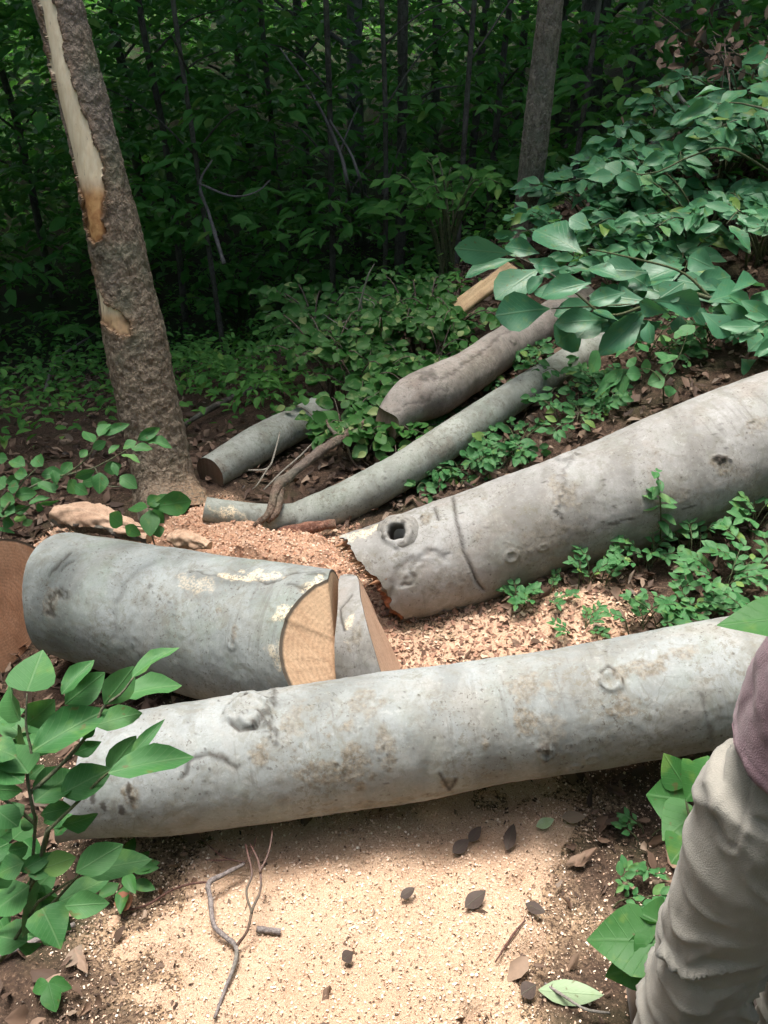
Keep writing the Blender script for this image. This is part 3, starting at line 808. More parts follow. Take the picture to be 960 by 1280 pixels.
LA.line([(672, 936), (682, 930), (688, 940), (680, 950)], .006, .006, 1.0); LA.ring(682, 942, .014, .018, .009, 1.)
LA.ring(718, 962, .016, .018, .005, .8); LA.ring(742, 952, .02, .018, .003, .3); LA.line([(550, 965), (562, 985), (572, 975)], .006, .003, .9)
LA.blob(562, 978, .022, .022); LA.line([(875, 870), (885, 895), (890, 935)], .004, -.002, .4)
for q in [(160, 985), (165, 1000), (115, 1000), (152, 1012), (130, 1010)]: LA.blob(*q, .008, .016, ch=0, amt=.8, sc_=60)
LA.blob(165, 995, .02, .035, ch=1)
for k in range(70):
    q = (random.uniform(150, 880), random.uniform(860, 1000))
    LA.blob(q[0], q[1], random.uniform(.003, .007), random.uniform(.002, .005), ch=0, amt=random.uniform(.3, .8), rough=.004, sc_=80)
LA.build(root, M['beechA']); LA.cap(root, M['cutgrey'], 0); LA.cap(root, M['cut'], 1)
frontlog = root

# B: big log at left with notch
def endB(u, w, T, U, W):
    a = plane_end((.99, .03, .136))(u, w, T, U, W)+.045
    Pt = NC+u[..., None]*U+w[..., None]*W
    b = np.einsum('...k,k->...', NX-Pt, NN)/np.dot(NN, T)
    return np.minimum(a, b)
NOTCH = None
root = empty('felled_log', ground_at_px(240, 868), 'thick grey beech log on the left with a tan sawn notch at its right end', 'log', 'cut logs on the forest floor')
ptsB = [P(84, 742, 3.38), P(150, 758, 3.30), P(260, 784, 3.20), P(350, 800, 3.08), P(412, 812, 3.0)]
_t = Log(ptsB, [.232, .245, .250, .262, .262], .01, 23, .0)
def _surf(px, py):
    i = np.argmin((_t.px-px)**2+(_t.py-py)**2+np.where(_t.front, 0, 1e9)); return _t.base.reshape(-1, 3)[i]
_a, _b = _surf(426, 764), _surf(360, 852); _d = project(_surf(420, 852))[2]
NX = _a; NC = _t.p.C[-1]; NN = np.cross(_b-_a, P(438, 852, _d+.075)-_a); NN /= np.linalg.norm(NN)
if np.dot(NN, CAM-_a) < 0: NN = -NN
print('NOTCH', NN, np.dot(NN, _t.p.T[-1]))
LB = Log(ptsB, [.232, .245, .250, .262, .262], .0065, 23, .014, end0=lambda u, w, T, U, W: .07*np.cos(u/.22*1.3)-.06, end1=endB)
LB.line([(60, 720), (75, 700), (88, 690)], .006, -.006, .8); LB.line([(73, 712), (84, 702), (92, 700)], .005, -.005, .7)
LB.line([(60, 765), (62, 745), (75, 740), (85, 745)], .009, -.004, .7, wob=.02, jag=50); LB.blob(60, 755, .04, .07, amt=.8)
LB.line([(143, 800), (142, 770), (152, 735), (175, 715), (205, 700)], .010, -.004, .22)
LB.line([(235, 715), (270, 722), (305, 722), (340, 728), (360, 720), (400, 716)], .006, -.006, .8, wob=.010)
LB.line([(240, 718), (280, 726), (320, 727)], .012, .006, .2)
LB.blob(188, 732, .010, .008, ch=0, amt=.5); LB.blob(212, 752, .012, .006, ch=0, amt=.6)
LB.blob(290, 795, .012, .04, amt=.9); LB.blob(272, 762, .012, .008, amt=.9); LB.blob(240, 745, .05, .04, amt=.4)
LB.ring(288, 803, .012, .02, .004, .6); LB.ring(268, 770, .01, .01, .003, .5)
LB.blob(330, 718, .08, .03, ch=2, amt=.9, rough=.004); LB.blob(375, 775, .05, .03, ch=2, amt=1.0, rough=.004); LB.blob(395, 735, .05, .045, ch=2, amt=.8, rough=.004)
LB.blob(300, 722, .10, .02, ch=2, amt=.8); LB.blob(395, 722, .035, .02, ch=0, amt=.5, sc_=50); LB.blob(385, 738, .05, .03, ch=1, amt=.8)
LB.blob(350, 820, .05, .05, ch=2, amt=.5); LB.blob(250, 730, .1, .04, ch=2, amt=.35)
LB.line([(360, 732), (392, 748)], .004, -.003, .7); LB.line([(120, 830), (180, 850)], .03, 0, .15)
for k in range(40):
    q = (random.uniform(80, 400), random.uniform(690, 850))
    LB.blob(q[0], q[1], random.uniform(.003, .008), random.uniform(.003, .005), ch=0, amt=random.uniform(.2, .7), rough=.004, sc_=80)
LB.build(root, M['beechB']); LB.cap(root, M['cut'], 1, name='sawn_notch'); LB.cap(root, M['cutpink'], 0)

# slice between B and C
def endW0(u, w, T, U, W): return plane_end((.99, .03, .136))(u, w, T, U, W)
def endW1(u, w, T, U, W):
    n = np.array([.93, .13, .35]); n /= np.linalg.norm(n)
    return -(u*np.dot(n, U)+w*np.dot(n, W))/np.dot(n, T)
root = empty('log_slice', ground_at_px(470, 850), 'leaning wedge of beech with a sawn pinkish face, standing between the two thick logs', 'log slice')
ptsW = [P(437, 808, 3.06), P(460, 810, 3.03), P(484, 814, 2.99)]
LW = Log(ptsW, [.235, .235, .235], .005, 31, .010, end0=endW0, end1=endW1)
LW.blob(438, 718, .02, .02, ch=2, amt=.6); LW.blob(447, 790, .03, .07, ch=1, amt=.8); LW.blob(438, 780, .015, .05, ch=2, amt=.7)
LW.line([(440, 745), (425, 762), (430, 785)], .004, -.004, .8)
LW.build(root, M['beechC']); LW.cap(root, M['cutpink'], 1, name='sawn_face'); LW.cap(root, M['cut'], 0)
s0, t0 = LW.find(436, 718)
C_, T_, U_, W_, R_ = LW.p.at(np.array([s0])); nn = (np.cos(t0)*U_+np.sin(t0)*W_)[0]
collar(root, M['beechC'], None, C_[0]+nn*(R_[0]+.0), nn, .016, .02, .008, 'knot_hole', 3)

# log at the far left edge
root = empty('log_section', ground_at_px(20, 835), 'dark cut log poking in at the left edge with a reddish brown sawn face', 'log', 'cut logs on the forest floor')
LL = Log([P(-330, 800, 3.3), P(-110, 770, 3.35), P(-6, 762, 3.42)], [.265, .265, .26], .012, 37, .012, end1=plane_end((.90, -.36, .22)))
LL.build(root, M['beechC']); LL.cap(root, M['cutred'], 1); LL.cap(root, M['cutred'], 0)

# C: right log with the knot
def endC(u, w, T, U, W):
    f = u/.22
    k = w/.22*(1 if np.dot(W, [0, -1, 0]) > 0 else -1)     # + towards the camera
    n1 = .02*np.sin(f*9+k*5)
    base = .04*sstep(.6, -.3, f) + .035*sstep(-.3, .9, k)*sstep(.95, .3, f)
    return .03*sstep(.5, -.4, f) + .6*n1 + .012*fbm(np.stack([u*30, w*30, 0*u], -1), 3, 7) - .085*sstep(.3, .9, f)
root = empty('felled_log', ground_at_px(700, 715), 'long brownish grey log sloping up to the right with a hollow knot and saw cut', 'log', 'cut logs on the forest floor')
ptsC = [P(470, 722, 3.38), P(560, 695, 3.42), P(700, 645, 3.50), P(850, 592, 3.56), P(960, 552, 3.62), P(1250, 450, 3.75)]
LC = Log(ptsC, [.185, .202, .222, .243, .255, .265], .0065, 43, .014, end0=endC)
LC.line([(566, 622), (570, 650), (578, 690), (592, 722), (602, 735)], .0040, -.010, .85, wob=.0015, ch=0)
LC.line([(543, 636), (549, 650)], .0035, -.008, .8, wob=.001)
LC.ring(494, 668, .045, .045, .012, .4, hollow=.09)
LC.blob(706, 615, .05, .10, amt=.8); LC.line([(712, 570), (705, 600), (698, 640)], .008, .006, .5, wob=.02, jag=40)
LC.ring(710, 570, .03, .03, .010, .7); LC.blob(720, 568, .02, .02, ch=0, amt=.6)
LC.ring(640, 695, .02, .018, .006, .6); LC.ring(610, 655, .012, .01, .004, .5); LC.ring(680, 685, .018, .01, .005, .6)
LC.blob(680, 680, .16, .07, amt=.6); LC.blob(900, 580, .04, .045, ch=1, amt=1); LC.blob(900, 577, .028, .022, ch=0, amt=.9, rough=.010, sc_=45)
LC.blob(845, 620, .08, .03, amt=.7); LC.blob(950, 530, .06, .03, amt=.7); LC.blob(560, 725, .10, .06, amt=.5)
LC.line([(505, 730), (520, 700), (540, 690), (560, 692)], .010, -.006, .35, wob=.02)
LC.line([(488, 745), (498, 715), (512, 700)], .016, -.008, .25)
LC.blob(780, 650, .05, .012, ch=0, amt=.7); LC.blob(862, 632, .03, .006, ch=0, amt=.8); LC.blob(535, 650, .02, .03, ch=1, amt=1, rough=.006)
LC.blob(600, 670, .02, .02, amt=.7); LC.blob(545, 660, .02, .01, amt=.8); LC.blob(448, 670, .08, .035, ch=2, amt=.85, rough=.008)
for k in range(110):
    q = (random.uniform(500, 940), random.uniform(520, 740))
    LC.blob(q[0], q[1], random.uniform(.004, .014), random.uniform(.003, .006), ch=random.choice((0, 1)), amt=random.uniform(.3, .8), rough=.002, sc_=70)
LC.build(root, M['beechC']); LC.cap(root, M['rot'], 0, name='torn_end', rough=.02); LC.cap(root, M['cut'], 1)
rs = np.random.default_rng(12); spk = []
Te, Ue, We, Re = LC.p.T[0], LC.p.U[0], LC.p.W[0], .185
for j in range(150):
    rr_ = Re*.97*math.sqrt(rs.random()); th_ = rs.uniform(0, 2*PI); u_, w_ = rr_*math.cos(th_), rr_*math.sin(th_)
    if u_ < -.05 and rs.random() < .6: continue
    e0 = float(endC(np.array([u_]), np.array([w_]), Te, Ue, We)[0]); q_ = LC.p.C[0]+Ue*u_+We*w_+Te*e0
    ln_ = rs.uniform(.006, .022)+(.035*rs.random() if u_ > .09 else 0)
    dn_ = -Te+rs.normal(0, .09, 3)
    spk.append(tube([q_+Te*.02, q_+dn_*ln_*.5, q_+dn_*ln_], [rs.uniform(.006, .014), rs.uniform(.004, .008), .001], 5, 5, .3, j))
VFs = join(spk)
M['splinter'] = cut_wood('splintered_wood', (.52, .30, .17), (.30, .13, .065), ring=False, fibre=(40, 8), dark=.7)
quads_obj('splinters', VFs, M['splinter'], root)
s0, t0 = LC.find(497, 668)
C_, T_, U_, W_, R_ = LC.p.at(np.array([s0])); nn = (np.cos(t0)*U_+np.sin(t0)*W_)[0]
nn = nn*.8+np.array([-.25, -.55, .1])*.5
collar(root, M['beechC'], None, C_[0]+(np.cos(t0)*U_+np.sin(t0)*W_)[0]*(R_[0]+.002), nn, .047, .05, .026, 'hollow_knot', 9)
biglog = root

# D: long thin limb that forks at the left
root = empty('fallen_limb', ground_at_px(400, 672), 'slender smooth grey limb curving up the slope, forked where it meets the sawdust heap', 'log')
LD = Log([P(322, 662, 3.93), P(372, 650, 4.0), P(430, 628, 4.02), P(500, 590, 4.08), P(570, 545, 4.18), P(640, 498, 4.36), P(700, 462, 4.55), P(760, 420, 4.8)],
         [.050, .078, .088, .086, .084, .080, .082, .078], .008, 53, .006, end0=plane_end((-1, -.7, 1.1)))
LD.blob(380, 660, .05, .02, ch=1); LD.blob(430, 612, .02, .02, ch=1, amt=.5); LD.blob(560, 560, .06, .04, ch=1, amt=.6); LD.blob(690, 485, .15, .06, ch=1, amt=.7)
for k in range(30): LD.blob(random.uniform(340, 560), random.uniform(560, 660), .006, .004, ch=0, amt=.6, rough=.003, sc_=80)
LD.build(root, M['beechD']); LD.cap(root, M['cut'], 0); LD.cap(root, M['cut'], 1)
LD2 = Log([P(256, 636, 3.86), P(300, 645, 3.88), P(350, 649, 3.95), P(420, 635, 4.1)], [.052, .062, .066, .05], .008, 54, .006)
LD2.blob(285, 640, .07, .03, ch=2, amt=1.); LD2.blob(325, 637, .012, .01, ch=0, amt=.6); LD2.blob(290, 645, .01, .01, ch=0, amt=.6)
LD2.build(root, M['beechD'], name='fork'); LD2.cap(root, M['cut'], 0)
# E
root = empty('short_log', ground_at_px(320, 590), 'short grey log lying behind the leaning tree beside the brambles', 'log', 'cut logs on the forest floor')
LE = Log([P(262, 592, 4.35), P(300, 568, 4.5), P(345, 543, 4.7), P(398, 515, 4.95)], [.085, .09, .092, .09], .009, 61, .008)
LE.blob(268, 590, .05, .06, ch=1, amt=.9); LE.blob(330, 545, .05, .03, ch=1, amt=.5)
for k in range(20): LE.blob(random.uniform(260, 380), random.uniform(530, 600), .007, .006, ch=0, amt=.5, rough=.003, sc_=80)
LE.build(root, M['beechD']); LE.cap(root, M['cutgrey'], 0); LE.cap(root, M['cutgrey'], 1)
# F
root = empty('gnarled_log', ground_at_px(560, 530), 'gnarled pinkish brown limb with a swollen middle lying among the brambles', 'log')
LF = Log([P(484, 530, 4.45), P(515, 503, 4.5), P(555, 485, 4.6), P(610, 450, 4.85), P(670, 412, 5.15), P(730, 375, 5.4)], [.085, .112, .118, .105, .10, .095], .009, 67, .018, end0=lambda u, w, T, U, W: .03*np.sin(u*30))
LF.line([(520, 470), (545, 478), (600, 440), (640, 412)], .007, -.003, .6, wob=.012); LF.line([(495, 515), (530, 500), (560, 485)], .006, -.003, .5, wob=.02)
LF.blob(535, 470, .05, .03, ch=0, amt=.5); LF.blob(600, 450, .2, .05, ch=1, amt=.6); LF.ring(640, 425, .02, .02, .01, .8)
LF.build(root, M['beechF']); LF.cap(root, M['cutgrey'], 0); LF.cap(root, M['cutgrey'], 1)
# G split wood
root = empty('split_log', ground_at_px(595, 385), 'pale freshly split log half pointing up under the big leaves', 'log')
LG = Log([P(556, 398, 5.3), P(598, 366, 5.4), P(640, 335, 5.5)], [.042, .056, .058], .009, 71, .010)
LG.h -= np.where(np.cos(LG.TH-.35) > .35, (np.cos(LG.TH-.35)-.35)*.05, 0)
spl = np.cos(LG.TH-.6)+.25*fbm(LG.base*9, 3, 5) > .05
split_name, split_mat = 'split_face', M['fresh']
LG.build(root, M['vine'], split=spl); LG.cap(root, M['fresh'], 0, rough=.01); LG.cap(root, M['fresh'], 1, rough=.01)
# chunk behind B
root = empty('wood_slab', ground_at_px(130, 655), 'rough pale split slab of wood behind the thick log at the foot of the leaning tree', 'wood slab')
LH = Log([P(68, 640, 3.85), P(110, 645, 3.82), P(150, 658, 3.78), P(188, 668, 3.74)], [.03, .06, .055, .045], .007, 73, .025)
spl = np.cos(LH.TH)+.35*fbm(LH.base*12, 3, 5) > -.1
LH.h += .012*fbm(LH.base*np.array([14, 45, 45]), 3, 6)-.02*np.clip(np.cos(LH.TH), 0, 1)
split_mat = M['slab']; LH.build(root, M['bark2'], split=spl); LH.cap(root, M['cut'], 0); LH.cap(root, M['cut'], 1)
root = empty('wood_chunk', ground_at_px(250, 690), 'reddish broken wood chunk half buried in the orange sawdust heap', 'wood chunk')
LI = Log([P(212, 672, 3.66), P(235, 676, 3.62), P(262, 684, 3.58)], [.03, .045, .03], .006, 75, .02)
LI.h += .010*fbm(LI.base*30, 3, 6)
spl = np.cos(LI.TH) > -2; LI.mark[..., 1] = .35
tp = LI.build(root, M['slab'], name='broken_wood'); LI.cap(root, M['cut'], 0); LI.cap(root, M['cut'], 1)

# ------------------------------------------------------------------ left leaning tree
base = ground_at_px(205, 622)
root = empty('leaning_tree', base, 'leaning rough barked tree on the left with a long pale strip where bark is gone', 'tree')
d0 = project(base)[2]
ptsT = [P(218, 652, d0-.05), P(205, 600, d0+.02), P(178, 470, d0-.08), P(146, 310, d0-.25), P(108, 140, d0-.42), P(65, -20, d0-.55)]
Dv = ptsT[-1]-ptsT[-2]; Dv = Dv/np.linalg.norm(Dv)
ptsT += [ptsT[-1]+Dv*1.2+np.array([0, 0, .35]), ptsT[-1]+Dv*2.0+np.array([-.05, .2, 2.8]), ptsT[-1]+Dv*2.3+np.array([-.1, .4, 6.0])]
LT = Log(ptsT, [.150, .137, .130, .115, .103, .096, .09, .07, .04], .0042, 83, .010, up=(0, -1, 0), fine=0.0, dense=3.1)
LT.h += .03*np.exp(-(LT.S/.16)**2)*(1+.8*np.sin(LT.TH*4+1))
polyS = [(40, -60), (60, -60), (67, 0), (79, 54), (90, 108), (104, 140), (113, 162), (124, 190), (130, 217), (131, 244), (130, 270), (131, 298), (120, 304), (107, 292), (101, 244), (91, 217), (78, 162), (67, 108), (56, 54), (47, 0)]
polyS2 = [(100, 300), (113, 322), (120, 350), (126, 368), (132, 384), (146, 387), (164, 406), (162, 420), (146, 417), (132, 404), (116, 392), (100, 350)]
wx = 3.5*fbm(LT.base*22, 3, 5); wy = 3.5*fbm(LT.base*22+5, 3, 6)
sd = np.maximum(poly_sd(LT.px+wx, LT.py+wy, polyS), poly_sd(LT.px+wx, LT.py+wy, polyS2))
sd = np.where(LT.front, sd, -9)
LT.h += np.where(sd > 0, -.008, .004*np.exp(-np.clip(-sd, 0, 50)/4))
rot = sstep(215, 250, LT.py)*sstep(330, 300, LT.py)+.7*sstep(385, 400, LT.py)
LT.mark[..., 1] = np.where(sd > 0, rot, np.exp(-np.clip(-sd, 0, 50)/4)*.5)
LT.mark[..., 0] = np.where(sd > 0, rot*sstep(5, 0, sd)*.9, .6*np.exp(-((LT.px-128)**2+(LT.py-262)**2)/250)*(LT.front))
LT.mark[..., 0] = np.maximum(LT.mark[..., 0], .8*np.exp(-((LT.px-127)**2+(LT.py-322)**2)/30)*LT.front)
LT.mark[..., 2] = np.where(LT.front, .55*np.exp(-((LT.px-240)**2+(LT.py-640)**2)/1400), 0)
n0 = fbm(LT.base*np.array([30, 30, 14.]), 4, 88)
LT.h += .0012*fbm(LT.base*np.array([50, 50, 4.]), 3, 90)*(sd > 0)
LT.h += (.005*np.abs(n0)+.003*fbm(LT.base*38, 3, 6)+.003*fbm(LT.base*np.array([60, 60, 30.]), 3, 89))*(sd <= 0)
split_name, split_mat = 'bare_wood_strip', M['strip']
LT.build(root, M['bark'], name='trunk', split=(sd > 0)); LT.cap(root, M['cut'], 1, name='trunk_top')
lean_root = root; lean_top = ptsT[-2]

# right slim tree
base = ground_at_px(655, 300)
rootR = empty('slim_tree', base, 'slim straight grey brown tree standing on the slope right of centre', 'tree')
dR = project(base)[2]
ptsR = [P(652, 318, dR), P(656, 285, dR), P(668, 180, dR-.35), P(681, 70, dR-.65), P(692, -30, dR-.9)]
Dv = ptsR[-1]-ptsR[-2]; Dv /= np.linalg.norm(Dv)
ptsR += [ptsR[-1]+Dv*1.5+np.array([0, .1, .3]), ptsR[-1]+np.array([.4, .5, 4.5]), ptsR[-1]+np.array([.4, .6, 7])]
LR = Log(ptsR, [.108, .086, .083, .08, .077, .07, .055, .03], .014, 93, .008, up=(0, -1, 0), fine=.003)
LR.build(rootR, M['bark2'], name='trunk'); LR.cap(rootR, M['cut'], 1, name='trunk_top')

# ------------------------------------------------------------------ sticks, vine, twigs
def stick(name, label, cat, chains, mat, group=None, part='branch', k=8, wob=.25):
    b = chains[0][0][0]
    g_ = np.array([b[0], b[1], gz(b[0], b[1])])
    root = empty(name, g_, label, cat, group)
    for i, (pts, rads) in enumerate(chains):
        V_, F_ = tube(pts, rads, k, wob=wob, seed=i+3)
        m_ = mat[i] if isinstance(mat, list) else mat
        quads_obj('main_stem' if i == 0 else part, (V_, F_), m_, root, attrs={'mark': np.zeros((len(V_), 3))})
    return root
def G(px, py, lift=.0):
    p = ground_at_px(px, py).copy(); q = [np.array([v]) for v in p]; p[2] += lift+max(0, float(thickness(*q)[0][0])); return p
stick('climbing_vine', 'thick twisted brown vine looping over the forked grey limb', 'vine', [
    ([P(318, 658, 3.82), P(337, 640, 3.84), P(345, 612, 3.92), P(352, 603, 4.0), P(385, 575, 4.15), P(425, 548, 4.35), P(455, 530, 4.55), P(500, 505, 4.9)], [.012, .016, .02, .024, .023, .022, .02, .016]),
    ([P(334, 652, 3.84), P(346, 638, 3.86), P(350, 618, 3.93), P(350, 602, 4.02)], [.012, .016, .018, .02]),
    ([P(425, 548, 4.35), P(412, 535, 4.4), P(408, 525, 4.45)], [.012, .008, .004]),
    ([P(430, 545, 4.35), P(440, 575, 4.4), P(455, 590, 4.4)], [.006, .005, .003])], M['vine'], k=12)
stick('stick', 'thick reddish brown broken stick lying on the orange sawdust', 'stick', [
    ([G(348, 674, .045), G(385, 672, .05), G(420, 668, .055)], [.015, .024, .023])], M['redwood'], 'sticks', k=12, wob=.4)
stick('stick', 'thin dark stick lying under the grey limb behind the red stick', 'stick', [
    ([P(330, 668, 3.9), P(360, 672, 3.88), P(400, 664, 3.95), P(450, 655, 4.0)], [.008, .01, .01, .008])], M['vine'], 'sticks')
stick('fallen_pole', 'thin dark pole lying on the shaded slope behind the leaning tree', 'fallen pole', [
    ([G(225, 545, .05), G(270, 522, .08), G(330, 497, .1), G(400, 460, .15)], [.015, .018, .018, .015])], M['bark_far'])
# foreground branching twig
tz = .012
def g2(px, py, l=tz): return G(px, py, l)
r_ = stick('forked_twig', 'bare forked twig with thin reddish shoots lying on the foreground sawdust', 'twig', [
    ([g2(270, 1283), g2(283, 1250), g2(296, 1220, .02), g2(297, 1197, .025), g2(283, 1185, .025), g2(270, 1172, .03), g2(267, 1145, .04), g2(265, 1125, .05), g2(285, 1112, .05), g2(308, 1100, .05)],
     [.0035, .0042, .005, .006, .0062, .006, .0065, .007, .006, .0048]),
    ([g2(265, 1123, .05), g2(240, 1120, .045), g2(215, 1122, .03), g2(185, 1135, .015), g2(150, 1143, .01)], [.003, .003, .003, .003, .002]),
    ([g2(297, 1197, .025), g2(312, 1185, .05), g2(320, 1165, .07), g2(330, 1145, .09), g2(328, 1115, .1), g2(318, 1093, .11)], [.004, .0035, .0035, .003, .003, .002]),
    ([g2(319, 1170, .07), g2(313, 1150, .09), g2(320, 1130, .1), g2(315, 1105, .1), g2(312, 1092, .11)], [.003, .003, .0028, .0025, .002]),
    ([g2(329, 1128, .1), g2(340, 1110, .12), g2(345, 1090, .13), g2(343, 1075, .13)], [.003, .0025, .002, .0015]),
    ([g2(310, 1098, .05), g2(290, 1096, .06), g2(275, 1090, .06), g2(255, 1068, .06)], [.003, .0025, .002, .0015]),
    ([g2(292, 1096, .06), g2(275, 1097, .05), g2(260, 1094, .05)], [.0025, .002, .0015]),
    ([g2(312, 1100, .06), g2(320, 1090, .08), g2(325, 1080, .1)], [.0025, .002, .0012])],
    [M['twig_grey']]+[M['twig_red']]*7, part='shoot', k=7, wob=.15)
stick('stick', 'short grey stick stub lying just right of the forked twig', 'stick', [([g2(322, 1172), g2(352, 1174)], [.008, .008])], M['twig_grey'], 'sticks')
stick('stick', 'grey stick running in from the left edge under the leafy shrub', 'stick', [([g2(-40, 1218, .02), g2(10, 1197, .02), g2(55, 1178, .02), g2(95, 1160, .015)], [.009, .009, .008, .006])], M['twig_grey'], 'sticks')
stick('stick', 'thin dark twig on the chips at the bottom right near the fallen leaf', 'stick', [([g2(680, 1235, .02), g2(705, 1255, .03), g2(730, 1270, .03), g2(760, 1275, .03)], [.003, .0035, .0035, .003])], M['twig_grey'], 'sticks')
stick('stick', 'thin dark twig lying diagonally on the pale chips right of centre', 'stick', [([g2(618, 1210), g2(640, 1180), g2(655, 1160)], [.002, .003, .002])], M['twig_red'], 'sticks')
# dead saplings standing in the brambles
stick('dead_sapling', 'bleached thin dead stems rising from the brambles', 'dead sapling', [
    ([P(436, 430, 5.6), P(450, 380, 5.5), P(460, 345, 5.4), P(468, 330, 5.35)], [.008, .007, .005, .002]),
    ([P(452, 372, 5.5), P(466, 378, 5.45), P(468, 384, 5.45)], [.004, .003, .002]),
    ([P(440, 415, 5.6), P(415, 400, 5.6), P(405, 393, 5.6)], [.004, .003, .002]),
    ([P(400, 425, 5.6), P(420, 408, 5.6), P(436, 400, 5.6)], [.002, .004, .003])], M['twig_pale'])
stick('dead_sapling', 'pale bent dead sapling above the hillside leaves at upper right', 'dead sapling', [
    ([G(905, 175), P(880, 166, 6.5), P(866, 140, 6.5), P(848, 118, 6.5), P(842, 90, 6.4), P(843, 65, 6.3)], [.012, .014, .013, .012, .011, .006]),
    ([P(848, 118, 6.5), P(830, 112, 6.5), P(818, 118, 6.5)], [.006, .005, .003])], M['twig_pale'])
stick('dead_sapling', 'long thin leaning bare stems left of the slim tree in shade', 'dead sapling', [
    ([G(445, 300), P(436, 240, 8.2), P(425, 190, 8.0), P(405, 145, 7.8), P(385, 110, 7.6), P(350, 60, 7.3)], [.02, .018, .016, .013, .011, .006]),
    ([G(455, 300), P(452, 235, 8.1), P(432, 180, 8.0), P(412, 150, 7.8)], [.016, .014, .012, .008]),
    ([P(425, 190, 8.0), P(440, 150, 8.0), P(450, 130, 8.0)], [.008, .006, .004])], M['twig_grey'])
stick('dead_branch', 'thin bare branch arching in the dark shade behind the leaning tree', 'dead branch', [
    ([P(280, 330, 7.5), P(262, 270, 7.5), P(250, 230, 7.4), P(265, 200, 7.3)], [.018, .015, .012, .006]),
    ([P(250, 230, 7.4), P(290, 245, 7.3), P(320, 240, 7.3), P(338, 225, 7.3)], [.01, .008, .007, .004])], M['twig_grey'])
stick('dead_branch', 'grey branch lying on the dark slope left of the leaning tree', 'dead branch', [
    ([G(60, 505, .1), G(75, 480, .2), G(100, 462, .25), G(125, 450, .3)], [.012, .014, .012, .006]), ([G(75, 480, .2), G(95, 475, .25)], [.006, .004])], M['twig_grey'])
# small debris by the limb
stick('dead_branch', 'tangle of thin pale twigs beside the short grey log', 'dead branch', [
    ([P(310, 588, 4.3), P(335, 585, 4.3), P(345, 560, 4.35), P(350, 540, 4.4)], [.004, .005, .004, .003]),
    ([P(335, 585, 4.3), P(322, 605, 4.2), P(315, 612, 4.2)], [.004, .003, .002]),
    ([P(330, 612, 4.2), P(352, 590, 4.3), P(375, 570, 4.4), P(392, 552, 4.5)], [.003, .004, .004, .002])], M['twig_pale'])

# ------------------------------------------------------------------ plants
def ell0(c, rx, ry, rz, n=14):
    u = np.linspace(0.001, PI-.001, n); v = np.linspace(0, 2*PI, 2*n, endpoint=False)
    V_ = np.stack([rx*np.sin(u)[:, None]*np.cos(v), ry*np.sin(u)[:, None]*np.sin(v), rz*np.cos(u)[:, None]+0*v], -1)+np.array(c)
    return V_.reshape(-1, 3), grid_faces(n, 2*n, True)
def tipdrop(b, tx, ty, drop):
    return P(tx, ty, dz(ty, b[2]-drop))
def px_leaves(L, items, d, kind, off, sc_, drop=.02, jit=.05):
    for it in items:
        bx, by, tx, ty, w = it[:5]
        dd = d*(1+random.uniform(-jit, jit))
        b = P(off[0]+bx*sc_, off[1]+by*sc_, dd)
        tpx, tpy = off[0]+tx*sc_, off[1]+ty*sc_
        flat = P(tpx, tpy, dd)-b; m = np.linalg.norm(flat)
        k_ = (by-ty)/max(1, math.hypot(tx-bx, ty-by))     # leaves that point up the picture lean away, the others towards the viewer
        t_ = P(tpx, tpy, dd+m*(.55*k_+random.uniform(-.15, .15)))
        L.add(kind if len(it) < 6 else it[5], b, t_, w*sc_/F*dd*1.3, random.gauss(0, .4), random.uniform(.3, 2.0), (random.uniform(-.5, .5), random.uniform(-1.0, -.3), .8))
def leafy_root(name, base, label, cat, leaves, stems, mat, smat=None, group=None):
    root = empty(name, base, label, cat, group)
    if stems:
        VF = join([tube(p_, r_, 6, n=max(6, len(p_)*4)) for p_, r_ in stems])
        quads_obj('stem', VF, smat or M['stem'], root, attrs={'mark': np.zeros((len(VF[0]), 3))})
    leaves.obj(mat, root)
    return root

# shrub in the lower left corner
Z1 = [(125, 310, 190, 112, 185, 'heart'), (285, 325, 415, 150, 75), (480, 370, 625, 200, 115), (610, 245, 800, 75, 85, 'lance'), (560, 335, 825, 240, 110),
      (440, 470, 650, 395, 95), (150, 590, 475, 365, 150), (120, 460, 258, 370, 130), (95, 445, -10, 280, 150), (150, 690, 60, 470, 160), (340, 600, 470, 545, 60, 'lance'),
      (300, 370, 480, 230, 110), (490, 690, 640, 520, 100), (600, 610, 760, 432, 50, 'lance'), (500, 690, 888, 575, 125), (160, 825, 350, 650, 150), (280, 790, 500, 660, 130),
      (330, 845, 180, 880, 70), (285, 930, 448, 900, 78), (170, 930, 95, 895, 70), (-40, 760, 95, 775, 70), (-30, 850, 85, 930, 110), (130, 690, 30, 540, 160),
      (370, 520, 440, 462, 55), (-40, 640, 110, 720, 140), (-60, 560, 70, 600, 110), (240, 560, 330, 470, 60)]
Z2 = [(130, 215, 38, 245, 70), (350, 335, 562, 203, 110), (385, 335, 692, 262, 115), (190, 320, 345, 262, 90), (240, 490, 505, 345, 100), (300, 490, 485, 475, 95),
      (185, 390, 125, 632, 190, 'heart'), (195, 500, 285, 672, 150, 'heart'), (135, 395, -50, 520, 165), (125, 655, -40, 610, 140), (110, 290, -20, 335, 95), (130, 350, 245, 300, 70),
      (90, 330, 240, 250, 60), (20, 90, 110, 20, 90), (60, 180, 150, 100, 90), (-50, 90, 40, 140, 110), (-40, 690, 60, 600, 120), (-60, 400, 60, 300, 110), (180, 260, 90, 180, 80),
      (-60, 250, 30, 200, 100), (240, 130, 330, 60, 60)]
L = Leaves(); px_leaves(L, Z1, 1.42, 'oval', (0, 780), .2708, .01); px_leaves(L, Z2, 1.50, 'oval', (0, 1000), .2708, .01)
